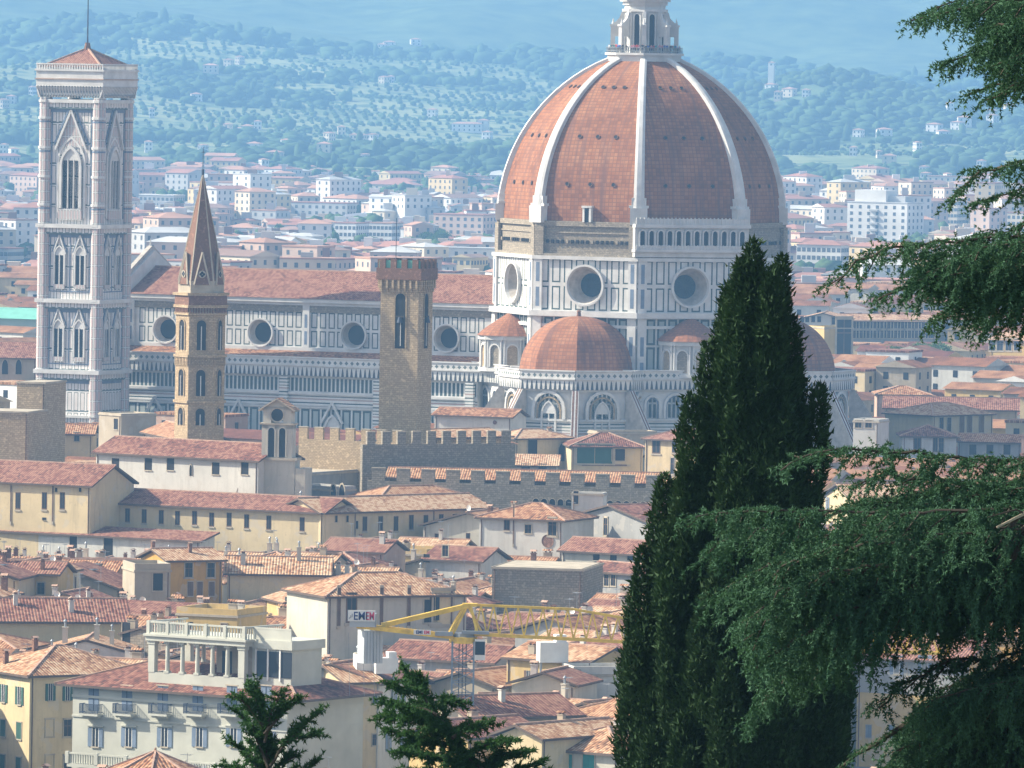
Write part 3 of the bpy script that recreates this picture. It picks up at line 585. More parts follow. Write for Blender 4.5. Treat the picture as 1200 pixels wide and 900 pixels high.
# tourists on the lantern platform
def person_mesh(shirt,trous,hair):
    J=[(0,0,.95),(0,0,1.2),(0,0,1.42),(0,0,1.52),(0,0,1.66),(.19,0,1.40),(.24,.03,1.15),(.22,-.1,.95),(-.19,0,1.40),(-.24,.03,1.15),(-.20,-.12,.98),(.1,0,.90),(.11,-.02,.5),(.11,.02,.05),(.11,-.16,.03),(-.1,0,.90),(-.11,-.03,.5),(-.12,.03,.05),(-.12,-.15,.03)]
    Ed=[(0,1),(1,2),(2,3),(3,4),(2,5),(5,6),(6,7),(2,8),(8,9),(9,10),(0,11),(11,12),(12,13),(13,14),(0,15),(15,16),(16,17),(17,18)]
    Rd=[.14,.13,.15,.06,.11,.07,.05,.04,.07,.05,.04,.1,.07,.05,.04,.1,.07,.05,.04]
    me=bpy.data.meshes.new('person'); me.from_pydata(J,Ed,[]); o=link('person_tmp',me)
    md=o.modifiers.new('s','SKIN'); 
    for k,r in enumerate(Rd): me.skin_vertices[0].data[k].radius=(r,r*.8)
    me.skin_vertices[0].data[0].use_root=True
    sb=o.modifiers.new('d','SUBSURF'); sb.levels=1; sb.render_levels=1
    dg=bpy.context.evaluated_depsgraph_get(); m2=bpy.data.meshes.new_from_object(o.evaluated_get(dg)); bpy.data.objects.remove(o)
    skin=plain('skin',(.5,.32,.24)) if 'skin' not in bpy.data.materials else bpy.data.materials['skin']
    m2.materials.clear()
    for m in (skin,shirt,trous,hair): m2.materials.append(m)
    for p in m2.polygons:
        z=p.center.z; x=abs(p.center.x); p.material_index=(3 if z>1.68 or (z>1.55 and p.center.y>.03) else 0) if z>1.47 else 0 if (x>.18 and z<1.1) else 1 if z>.93 else 2
    m2.name='person'; return m2
hair=plain('dark_hair',(.04,.03,.02))
PC=[('red',(.5,.05,.05)),('white',(.7,.7,.7)),('blue',(.05,.12,.4)),('black',(.03,.03,.035)),('teal',(.05,.3,.3)),('pink',(.6,.25,.3))]
PM=[(n,person_mesh(plain(n+'_shirt',c),plain(n+'_trousers',(.06,.07,.12) if i%2 else (.3,.26,.2)),hair)) for i,(n,c) in enumerate(PC)]
def people():
    Mx=Matrix.Translation(Vector(DC))@Matrix.Rotation(-A45,4,'Z'); c=ngon(7.15,8,math.pi/8); k=0; rr=random.Random(3)
    pos=[]
    for fi in (4,5,6,7):   # faces turned to the viewer
        a=np.array(c[fi]);b=np.array(c[(fi+1)%8])
        for t in np.linspace(.06,.94,9 if fi in(5,6) else 8): pos.append(a+(b-a)*(t+rr.uniform(-.03,.03)))
    for q in pos:
        p=Mx@Vector((*q,90.77)); n,me=PM[rr.choice([0,1,2,3,3,4,5,1,2])]
        o=link('person',me); o.location=p; o.rotation_euler=(0,0,math.atan2(q[0],-q[1])-A45+rr.uniform(-.5,.5)); s=rr.uniform(.95,1.06); o.scale=(s,s,s)
        tag(o,f'tiny visitor in {n} top standing at the railing on top of the dome','person','visitors at the dome railing')
people()
# ---------------- campanile ----------------
def campanile():
    C=PD(99,300,1670); C[2]=0
    T=tag(empty('bell_tower',C,-A45),'tall square bell tower of pale pink and green marble with flat parapet','bell tower')
    h=6.2; mb=MB(); mb.box(-h,h,-h,h,0,79.4,M['tower'])
    F4=[Fr(0,-h,-math.pi/2),Fr(h,0,0),Fr(0,h,math.pi/2),Fr(-h,0,math.pi)]
    mb.build('shaft',T)
    for sx,sy in ((1,1),(1,-1),(-1,1),(-1,-1)):
        mb=MB(); prism(mb,1.3,0,80,M['tpanel'],sx*(h-.15),sy*(h-.15),8,math.pi/8)
        for z in (9,15.6,24.6,38.8,53.9,58,63.7,69.5,75.5,78.9): prism(mb,1.5,z,z+.5,M['marble'],sx*(h-.15),sy*(h-.15),8,math.pi/8); 
        for z in (57.7,69.2,75.2): prism(mb,1.36,z-.35,z-.02,M['shutter_blue'],sx*(h-.15),sy*(h-.15),8,math.pi/8)
        mb.build('corner_buttress',T)
    for z,o,hh in ((24.2,1.25,.8),(38.5,1.2,.8),(53.6,1.2,.8),(78.8,.9,.7),(8.7,.9,.6),(15.4,.9,.5)):
        mb=MB(); mb.box(-h-o,h+o,-h-o,h+o,z,z+hh,M['marble']); mb.box(-h-o*.6,h+o*.6,-h-o*.6,h+o*.6,z-1.2,z,M['tower']); mb.box(-h-.12,h+.12,-h-.12,h+.12,z-1.9,z-1.2,M['shutter_blue'])
        mb.build('cornice',T)
    for k,fr in enumerate(F4):
        for z0,ht in ((26.8,7.6),(41.4,7.8)):
            for s in (-1,1):
                mb=MB(); arch(mb,fr,s*2.35,z0+.8,2.0,ht-.2,M['glass'],M['marble'],.34,.42,True,1); fbox(mb,fr,s*2.35-1.25,s*2.35+1.25,z0-.1,z0+.8,0,.35,M['tpanel'])
                top=z0+ht+3.0
                for q in (-1,1): mb.bar(fr.p(s*2.35+q*1.45,z0+ht-.9,.3),fr.p(s*2.35,top,.3),.14,M['marble']); mb.bar(fr.p(s*2.35+q*1.75,z0+ht-.5,.12),fr.p(s*2.35,top+.7,.12),.1,M['shutter_blue'])
                mb.build('twin_arched_window',T)
            mb=MB()
            for uu in (-4.55,0,4.55): fbox(mb,fr,uu-.1,uu+.1,z0-.6,z0+ht+3.4,0,.1,M['shutter_blue'])
            for zz in (z0-.7,z0+ht+3.4): fbox(mb,fr,-4.65,4.65,zz,zz+.2,0,.12,M['shutter_blue'])
            mb.build('panel_frame',T)
        mb=MB(); arch(mb,fr,0,57.6,4.0,12.2,M['glass'],M['marble'],.5,.6,True,2); arch(mb,fr,0,55.6,5.6,16,M['tower'],M['marble'],.5,.3,True)
        arch(mb,fr,0,57.6,3.9,12.0,M['glass'],M['marble'],.3,.62,True,2)
        fbox(mb,fr,-2.6,2.6,55.2,57.4,0,.5,M['tpanel'])
        for q in (-1,1): mb.bar(fr.p(q*3.5,69.4,.45),fr.p(0,77.3,.45),.2,M['marble']); mb.bar(fr.p(q*3.9,70.4,.1),fr.p(.0+q*.3,78.4,.1),.16,M['shutter_blue'])
        mb.poly([fr.p(-3.2,69.9,.2),fr.p(3.2,69.9,.2),fr.p(0,77,.2)],M['tpanel'],[(-3.2,0),(3.2,0),(0,7)])
        for uu in (-4.5,4.5): fbox(mb,fr,uu-.12,uu+.12,55.4,78.4,0,.14,M['shutter_blue'])
        mb.build('tall_arched_window',T)
    mb=MB()
    for k in range(5): o=.55+k*.17; mb.box(-h-o,h+o,-h-o,h+o,80.2+k*.35,80.2+(k+1)*.35,M['marble'])
    o=1.4; mb.box(-h-o,h+o,-h-o,h+o,82.2,85.6,M['marble']); mb.box(-h-o-.2,h+o+.2,-h-o-.2,h+o+.2,83.5,83.75,M['pink']); mb.box(-h-o-.25,h+o+.25,-h-o-.25,h+o+.25,85.2,85.6,M['marble'])
    for fr in F4:
        fr=Fr(*(fr.o+fr.n*.6)[:2],math.atan2(fr.n[1],fr.n[0]))
        for k in range(24): uu=-8.2+k*.713; mb.bar(fr.p(uu*.9,79.9,.0),fr.p(uu*.9,82.2,.85),.13,M['marble'])
        for k in range(23): uu=-7.85+k*.713; fbox(mb,fr,uu*.9-.18,uu*.9+.18,80.3,82.2,.1,.45,M['lead'])
    mb.build('corbelled_parapet',T)
    mb=MB(); e=h+o
    for fr in F4:
        fr2=Fr(*(fr.n*e)[:2],math.atan2(fr.n[1],fr.n[0]))
        for k in range(27): uu=-e+.2+k*(2*e-.4)/26; fbox(mb,fr2,uu-.13,uu+.13,85.6,86.6,-.3,.0,M['marble'])
        fbox(mb,fr2,-e,e,86.5,86.75,-.35,.05,M['marble'])
    mb.build('balustrade',T)
    mb=MB(); r=h+.8; ap=(0,0,89.9)
    for (x,y),(x2,y2) in zip([(-r,-r),(r,-r),(r,r),(-r,r)],[(r,-r),(r,r),(-r,r),(-r,-r)]): mb.quadm((x,y,86),(x2,y2,86),ap,ap,M['roof_red']); mb.bar((x,y,86.05),ap,.17,M['ridge'])
    mb.tube((0,0,89.5),(0,0,91),.8,M['brick'],8,.5); rf=mb.build('roof',T)
    mb=MB(); mb.tube((0,0,90.9),(0,0,103.5),.16,M['iron'],6,.07); mb.bar((-.7,0,102.4),(.7,0,102.4),.07,M['iron']); mb.build('flagpole',rf)
campanile()
# ---------------- stone towers of the old town ----------------
def hex_tower():
    C=PD(234.5,420,1352); C[2]=0
    T=tag(empty('church_tower',C,math.radians(-25.4-90)),'slender six sided stone bell tower with pointed brick spire','church tower')
    R=4.05; mb=MB(); prism(mb,R,0,50.2,M['tanstone'],n=6,a0=0)
    for z,o in ((32.2,.3),(39.7,.35),(46.6,.3),(47.8,.45),(49.8,.6)): prism(mb,R+o,z,z+.45,M['tanstone'],n=6,a0=0)
    prism(mb,R+.25,48.2,50.0,M['brick'],n=6,a0=0); mb.build('shaft',T)
    ra=R*math.cos(math.pi/6)
    for i in range(6):
        ang=(i+.5)*math.pi/3; fr=Fr(ra*math.cos(ang),ra*math.sin(ang),ang)
        for z,h in ((40.9,4.9),(33.4,4.3),(28.6,2.8)):
            mb=MB(); arch(mb,fr,0,z,1.5,h,M['dark'],M['tanstone'],.25,.14); mb.tube(fr.p(0,z,.2),fr.p(0,z+h-1,.2),.09,M['marble'],6); mb.build('twin_window',T)
        mb=MB()
        for k in range(9): uu=-1.8+k*.45; fbox(mb,fr,uu-.1,uu+.1,38.3,39.7,0,.2,M['tanstone']); fbox(mb,fr,uu-.1,uu+.1,46.95,47.8,0,.3,M['brick'])
        mb.build('blind_arcade',T)
    mb=MB(); r=3.75; A=ngon(r,6,0)
    for i in range(6):
        a,b=A[i],A[(i+1)%6]; mb.quadm((*a,52.2),(*b,52.2),(0,0,69.8),(0,0,69.8),M['brick']); mb.bar((*a,52.2),(0,0,69.9),.10,M['trim'],.05)
        mb.quadm((*a,50.2),(*b,50.2),(*b,52.2),(*a,52.2),M['trim'])
    for z in (61,): 
        pass
    sp=mb.build('spire',T)
    for i in range(6):
        ang=(i+.5)*math.pi/3; r2=r*math.cos(math.pi/6)+.1; fr=Fr(r2*math.cos(ang),r2*math.sin(ang),ang); mb=MB()
        P=[fr.p(-1.3,51.6,.12),fr.p(1.3,51.6,.12),fr.p(0,56.9,-.35)]; Q=[fr.p(-1.3,51.6,-.3),fr.p(1.3,51.6,-.3),fr.p(0,56.2,-1.6)]
        mb.poly(P,M['brick'],[(0,0),(2.6,0),(1.3,7)]); mb.poly([P[1],Q[1],Q[2],P[2]],M['brick']); mb.poly([Q[0],P[0],P[2],Q[2]],M['brick'])
        for e in (0,1): mb.bar(P[e],P[2],.12,M['trim'])
        fdisc(mb,fr,0,53.3,.62,.14,M['trim'],16)
        for du,dz in ((0,.27),(0,-.27),(.27,0),(-.27,0)): fdisc(mb,fr,du,53.3+dz,.22,.15,M['dark'],10)
        mb.build('gablet',sp)
    mb=MB(); mb.tube((0,0,69.5),(0,0,70.4),.22,M['iron'],8); mb.tube((0,0,70.2),(0,0,74),.06,M['iron'],5); mb.bar((-.5,0,73.2),(.5,0,73.2),.05,M['iron']); mb.build('cross',sp)
hex_tower()
def merlons(mb,fr,L,z,m,w_=1.0,gap=.8,h=1.3,t=.5,swallow=False):
    n=int((L+gap)/(w_+gap)); st=-(n*(w_+gap)-gap)/2
    for k in range(n): u=st+k*(w_+gap); fbox(mb,fr,u,u+w_,z,z+h,-t,0,m)
def bargello():
    C=PD(475.5,420,1350); C[2]=0; a=math.radians(-20)
    T=tag(empty('watch_tower',C,a),'square brown stone tower with arched bell openings and brick battlements','tower')
    x,y=3.3,3.3; mb=MB(); mb.box(-x,x,-y,y,0,53,M['stone']); mb.build('shaft',T)
    FR=[(Fr(0,-y,-math.pi/2),2*x),(Fr(x,0,0),2*y),(Fr(0,y,math.pi/2),2*x),(Fr(-x,0,math.pi),2*y)]
    for i,(fr,L) in enumerate(FR):
        mb=MB(); arch(mb,fr,.2,41.8,1.75,9.0,M['dark'],M['stone'],.28,.12); o=mb.build('bell_opening',T)
        mb=MB(); mb.bar(fr.p(-.5,47,.25),fr.p(.9,47,.25),.12,M['bark']); mb.tube(fr.p(.2,46.9,.3),fr.p(.2,46.0,.3),.25,M['iron'],10,.5); mb.bar(fr.p(.3,42.2,.12),fr.p(.3,46,.12),.05,M['marble']); mb.build('bell',o)
    mb=MB()
    for fr,L in FR:
        for k in range(7): uu=-3.1+k*1.03; fbox(mb,fr,uu-.16,uu+.16,51.6,53,0,.55,M['stone']); fbox(mb,fr,uu-.16,uu+.16,51.0,51.6,0,.28,M['stone'])
    e=.6; mb.box(-x-e,x+e,-y-e,y+e,53,54.9,M['brick'])
    for fr,L in FR: f2=Fr(*(fr.o+fr.n*e)[:2],math.atan2(fr.n[1],fr.n[0])); merlons(mb,f2,L+1.2,54.9,M['brick'],1.0,.9,1.45,.5)
    mb.build('battlements',T)
    mb=MB()
    for fr,L in FR: f2=Fr(*(fr.o+fr.n*(e-.35))[:2],math.atan2(fr.n[1],fr.n[0])); fbox(mb,f2,-3.5,3.5,54.9,56.1,-.06,0,M['copper'])
    mb.build('green_screen',T)
    mb=MB(); mb.tube((-2,0,54.9),(-2,0,63),.06,M['iron'],5); mb.build('antenna',T)
bargello()
# ---------------- houses ----------------
FOOT=[]; CLEAR=[]; REG=[]
def roof_build(mb,w,d,ez,kind,pitch,ov,mat,t=.28,wmb=None,wm=None):
    """returns height function"""
    X,Y=w/2+ov,d/2+ov; k=pitch
    ridges=[]; faces=[]; edge=[(-X,-Y),(X,-Y),(X,Y),(-X,Y)]
    if kind=='gx': h=Y*k; H=lambda x,y:ez+(Y-abs(y))*k; r=[(-X,0,ez+h),(X,0,ez+h)]; faces=[[(-X,-Y,ez),(X,-Y,ez),r[1],r[0]],[(X,Y,ez),(-X,Y,ez),r[0],r[1]]]; ridges=[(r[0],r[1])]
    elif kind=='gy': h=X*k; H=lambda x,y:ez+(X-abs(x))*k; r=[(0,-Y,ez+h),(0,Y,ez+h)]; faces=[[(X,-Y,ez),(X,Y,ez),r[1],r[0]],[(-X,Y,ez),(-X,-Y,ez),r[0],r[1]]]; ridges=[(r[0],r[1])]
    elif kind=='hip':
        m=min(X,Y); h=m*k; H=lambda x,y:ez+min(X-abs(x),Y-abs(y))*k
        if X>=Y: a,b=(-(X-Y),0,ez+h),(X-Y,0,ez+h); faces=[[(-X,-Y,ez),(X,-Y,ez),b,a],[(X,Y,ez),(-X,Y,ez),a,b],[(X,-Y,ez),(X,Y,ez),b],[(-X,Y,ez),(-X,-Y,ez),a]]; C=[((-X,-Y,ez),a),((-X,Y,ez),a),((X,-Y,ez),b),((X,Y,ez),b),(a,b)]
        else: a,b=(0,-(Y-X),ez+h),(0,Y-X,ez+h); faces=[[(X,-Y,ez),(X,Y,ez),b,a],[(-X,Y,ez),(-X,-Y,ez),a,b],[(-X,-Y,ez),(X,-Y,ez),a],[(X,Y,ez),(-X,Y,ez),b]]; C=[((-X,-Y,ez),a),((X,-Y,ez),a),((-X,Y,ez),b),((X,Y,ez),b),(a,b)]
        ridges=[c for c in C if c[0]!=c[1]]
    elif kind=='shed': H=lambda x,y:ez+(y+Y)*k; faces=[[(-X,-Y,ez),(X,-Y,ez),(X,Y,ez+2*Y*k),(-X,Y,ez+2*Y*k)]]
    else: H=lambda x,y:ez; faces=[[(-X,-Y,ez),(X,-Y,ez),(X,Y,ez),(-X,Y,ez)]]
    for fc in faces:
        a=np.array(fc[0]);b=np.array(fc[1]); L=np.linalg.norm(b-a); e=(b-a)/L
        mb.poly(fc,mat,[(float((np.array(p)-a)@e),float(np.linalg.norm((np.array(p)-a)-((np.array(p)-a)@e)*e))) for p in fc])
        mb.poly([tuple(np.array(p)-[0,0,t]) for p in fc[::-1]],M['eave'])
        n=len(fc)
        for i in range(n):
            p,q=np.array(fc[i]),np.array(fc[(i+1)%n])
            onb=lambda v: abs(abs(v[0])-X)<1e-6 or abs(abs(v[1])-Y)<1e-6
            if (abs(p[0]-q[0])<1e-6 and abs(abs(p[0])-X)<1e-6) or (abs(p[1]-q[1])<1e-6 and abs(abs(p[1])-Y)<1e-6): mb.quadm(p-[0,0,t],q-[0,0,t],q,p,M['eave'])
    for a,b in ridges: mb.bar(a,b,.13,M['ridge'])
    if wmb is not None:
        x,y=w/2,d/2
        if kind=='gx':
            for s in (-1,1): wmb.poly([(s*x,-y*s,ez-.3),(s*x,y*s,ez-.3),(s*x,0,H(0,0)-.35)],wm,[(0,0),(d,0),(d/2,2)])
        if kind=='gy':
            for s in (-1,1): wmb.poly([(-x*-s,y*s,ez-.3),(-x*s,y*s,ez-.3),(0,y*s,H(0,0)-.35)],wm,[(0,0),(w,0),(w/2,2)])
        if kind=='shed':
            hz=H(0,y)-.35; wmb.poly([(x,y,ez-.3),(-x,y,ez-.3),(-x,y,hz),(x,y,hz)],wm)
            wmb.poly([(x,-y,ez-.3),(x,y,ez-.3),(x,y,hz)],wm); wmb.poly([(-x,y,ez-.3),(-x,-y,ez-.3),(-x,y,hz)],wm)
    return H
WM={}
def winmesh(style):
    """unit window 1x1 facing -y, origin at its centre"""
    if style in WM: return WM[style]
    mb=MB(); st=style; fr=Fr(0,0,-math.pi/2)
    if st.startswith('open'):
        c=M['shutter_'+st.split('_')[1]]; fbox(mb,fr,-.27,.27,-.5,.5,0,.03,M['glass'])
        fbox(mb,fr,-.02,.02,-.5,.5,.03,.06,M['whitepaint']); fbox(mb,fr,-.3,-.25,-.5,.5,.03,.07,M['whitepaint']); fbox(mb,fr,.25,.3,-.5,.5,.03,.07,M['whitepaint'])
        for s in (-1,1): a,b=sorted((s*.3,s*.62)); fbox(mb,fr,a,b,-.52,.5,.02,.09,c)
        fbox(mb,fr,-.34,.34,-.58,-.51,0,.16,M['trim'])
    elif st.startswith('shut'):
        c=M['shutter_'+st.split('_')[1]]
        for s in (-1,1): a,b=sorted((s*.01,s*.48)); fbox(mb,fr,a,b,-.5,.5,.0,.06,c)
        fbox(mb,fr,-.56,.56,-.58,-.5,0,.15,M['trim']); fbox(mb,fr,-.56,-.49,-.5,.55,0,.08,M['trim']); fbox(mb,fr,.49,.56,-.5,.55,0,.08,M['trim']); fbox(mb,fr,-.56,.56,.5,.57,0,.1,M['trim'])
    elif st=='plain':
        fbox(mb,fr,-.5,.5,-.5,.5,0,.02,M['glass']); fbox(mb,fr,-.03,.03,-.5,.5,.02,.05,M['shutter_brown']); fbox(mb,fr,-.5,.5,.1,.14,.02,.05,M['shutter_brown'])
        for a,b,c_,d_ in ((-.6,-.48,-.56,.58),(.48,.6,-.56,.58),(-.6,.6,.5,.6),(-.66,.66,-.62,-.5)): fbox(mb,fr,a,b,c_,d_,0,.1,M['trim'])
    elif st=='bare':
        fbox(mb,fr,-.5,.5,-.5,.5,0,.02,M['shutter_brown']); fbox(mb,fr,-.38,-.04,-.42,.45,.02,.035,M['glass']); fbox(mb,fr,.04,.38,-.42,.45,.02,.035,M['glass']); fbox(mb,fr,-.6,.6,-.6,-.5,0,.12,M['trim'])
    elif st=='hole': fbox(mb,fr,-.5,.5,-.5,.5,0,.02,M['dark']); fbox(mb,fr,-.58,.58,-.58,-.5,0,.14,M['trim']); fbox(mb,fr,-.58,-.5,-.5,.5,0,.1,M['trim'])
    elif st=='round': ringcone(mb,fr,0,0,.5,.5,0,.1,M['trim'],18); ringcone(mb,fr,0,0,.5,.4,.1,.05,M['brick'],18); fdisc(mb,fr,0,0,.42,.04,M['brick'],18)
    elif st=='arched': arch(mb,fr,0,-.5,1,1,M['dark'],M['trim'],.1,.12)
    elif st=='blank': fbox(mb,fr,-.45,.45,-.5,.5,0,.02,M['cream']); [fbox(mb,fr,a,b,c_,d_,0,.1,M['trim']) for a,b,c_,d_ in ((-.55,-.45,-.5,.55),(.45,.55,-.5,.55),(-.6,.6,.5,.6),(-.6,.6,-.6,-.5))]
    WM[style]=mb.mesh('window'); return WM[style]
CHM=[]
_m=MB(); _m.tube((0,0,0),(0,0,1),.07,M['shutter_brown'],6); PIPE=_m.mesh('drainpipe')
def chim_meshes():
    for m,wd,dp,h,cap in (('white',.9,.7,1.5,'ridge'),('beige',1.3,.8,1.3,'roof'),('brick',.8,.7,1.7,'ridge'),('pale',.7,.7,2.1,'lead')):
        mb=MB(); mb.box(-wd/2,wd/2,-dp/2,dp/2,-1.5,h,M[m]); mb.box(-wd/2-.1,wd/2+.1,-dp/2-.1,dp/2+.1,h,h+.12,M[m])
        if cap!='lead':
            for s in (-.3,.3): mb.box(s*wd-.09,s*wd+.09,-.25,.25,h+.12,h+.4,M['brick'])
            mb.quadm((-wd/2-.15,-dp/2-.15,h+.4),(wd/2+.15,-dp/2-.15,h+.4),(wd/2+.15,0,h+.7),(-wd/2-.15,0,h+.7),M[cap]); mb.quadm((wd/2+.15,dp/2+.15,h+.4),(-wd/2-.15,dp/2+.15,h+.4),(-wd/2-.15,0,h+.7),(wd/2+.15,0,h+.7),M[cap])
        else: mb.tube((0,0,h+.1),(0,0,h+.9),.16,M['lead'],8); mb.tube((0,0,h+.9),(0,0,h+1.2),.3,M['lead'],8,.05)
        CHM.append(mb.mesh('chimney'))
    mb=MB(); mb.tube((0,0,-.6),(0,0,3.2),.03,M['lead'],4); 
    for k in range(5): mb.bar((-.5+.05*k,-.4+.25*k,3.0),(.5-.05*k,-.4+.25*k,3.0),.018,M['lead'])
    mb.bar((0,-.5,3.0),(0,.8,3.0),.02,M['lead']); CHM.append(mb.mesh('antenna'))
    mb=MB(); mb.tube((0,0,-.5),(0,0,.6),.04,M['lead'],5)
    P=lambda r,t,o:(r*math.cos(t),-.25-o+.0,.7+r*math.sin(t))
    for i in range(14):
        t,s=i*math.pi/7,(i+1)*math.pi/7; mb.poly([(0,-.15,.7),P(.28,t,-.02),P(.28,s,-.02)],M['whitepaint']); mb.poly([P(.28,t,-.02),P(.5,t,.12),P(.5,s,.12),P(.28,s,-.02)],M['whitepaint'])
    mb.bar((0,-.2,.5),(0,-.75,.7),.025,M['lead']); CHM.append(mb.mesh('satellite_dish'))
    mb=MB(); mb.box(-.6,.6,-.45,.45,.05,.13,M['lead']); mb.box(-.5,.5,-.36,.36,.13,.16,M['blueglass']); CHM.append(mb.mesh('skylight'))
chim_meshes()
def house(cx,cy,rz,w,d,ez,kind='gx',pitch=.3,wall='cream',roof='roof',ov=.6,label=None,cat='house',name='house',rows=None,side=None,chim=0,group=None,rr=None,base=0.,chx=None,parapet=0,extras=None,parts=True):
    rr=rr or random
    T=empty(name,(cx,cy,base),rz)
    wm=MB(); wm.box(-w/2,w/2,-d/2,d/2,0,ez-.3,M[wall],bot=False); rm=MB()
    if kind=='flat':
        ov=.1; H=lambda x,y:ez
        rm.box(-w/2-.15,w/2+.15,-d/2-.15,d/2+.15,ez-.3,ez,M['trim'])
        for a,b,c_,e in ((-w/2,w/2,-d/2,-d/2+.25),(-w/2,w/2,d/2-.25,d/2),(-w/2,-w/2+.25,-d/2+.25,d/2-.25),(w/2-.25,w/2,-d/2+.25,d/2-.25)):
            if parapet: wm.box(a,b,c_,e,ez+.01,ez+parapet,M[wall])
    else: H=roof_build(rm,w,d,ez,kind,pitch,ov,M[roof],wmb=wm,wm=M[wall])
    if extras: extras(wm,rm,w,d,ez)
    wo=wm.build('wall',T); ro=rm.build('roof',T)
    if ez>7 and w>5:
        for q in ([-1,1] if w>12 else [rr.choice([-1,1])]):
            o=link('drainpipe',PIPE,T); o.location=(q*(w/2-.35),-d/2-.07,0); o.scale=(1,1,ez-.35)
    def putw(x,y,z,ww,hh,st,rot=0):
        o=link('window',winmesh(st),T); o.location=(x,y,z); o.rotation_euler=(0,0,rot); o.scale=(ww,1,hh)
    for (z,xs,ww,hh,st) in rows or []:
        for x in xs: putw(x,-d/2,z,ww,hh,st)
    for (sd,z,ys,ww,hh,st) in side or []:
        for y in ys: putw(sd*w/2,y,z,ww,hh,st,-math.pi/2 if sd<0 else math.pi/2)
    cl=[(rr.uniform(-.4,.4)*w,rr.uniform(-.4,.3)*d,rr.choice([0,0,0,1,1,2,2,3,4,4,5,6])) for _ in range(chim)]+[(a*w/2,b*d/2,c) for a,b,c in (chx or [])]
    for x,y,k in cl:
        o=link(CHM[k].name.split('.')[0],CHM[k],ro); o.location=(x,y,H(x,y)+(0 if k!=6 else .0)); s=rr.uniform(.6,.95) if k<4 else rr.uniform(.8,1.1); o.scale=(s,s,s); o.rotation_euler=(0,0,rr.choice([0,math.pi/2]) if k<5 else rr.uniform(-.6,.2))
    FOOT.append((cx,cy,rz,w,d)); px,py=proj((cx,cy,base+ez)); tag(T,label,cat,group); REG.append((T,px,py)); return T,H
def hpx(A,B,ez,d,kind='gx',label=None,clr=None,wrow=(),srow=(),**k):
    """house whose front eave runs between two sighted points at height ez"""
    a=Pz(*A,ez);b=Pz(*B,ez); v=b-a; w=float(np.linalg.norm(v[:2])); e=v/np.linalg.norm(v); nn=np.array([e[1],-e[0],0]); ov=k.get('ov',.6)
    c=(a+b)/2-nn*(d/2+ov*(kind!='flat')) ; rz=math.atan2(e[1],e[0]); front=c+nn*d/2
    rows=[]
    for (py,pxs,ww,hh,st) in wrow:
        for px in pxs:
            p=Ppl(px,py,front,nn); rows.append((float(p[2]),[float((p-c)@e)],ww,hh,st))
    if clr: CLEAR.append((min(A[0],B[0]),max(A[0],B[0]),clr,float(min(a[1],b[1]))))
    return house(float(c[0]),float(c[1]),rz,w-(0 if kind=='flat' else 2*ov*.0),d,ez,kind,label=label,rows=rows,side=srow,**k)
lin=lambda a,b,n:[a+(b-a)*i/(n-1) for i in range(n)] if n>1 else [(a+b)/2]
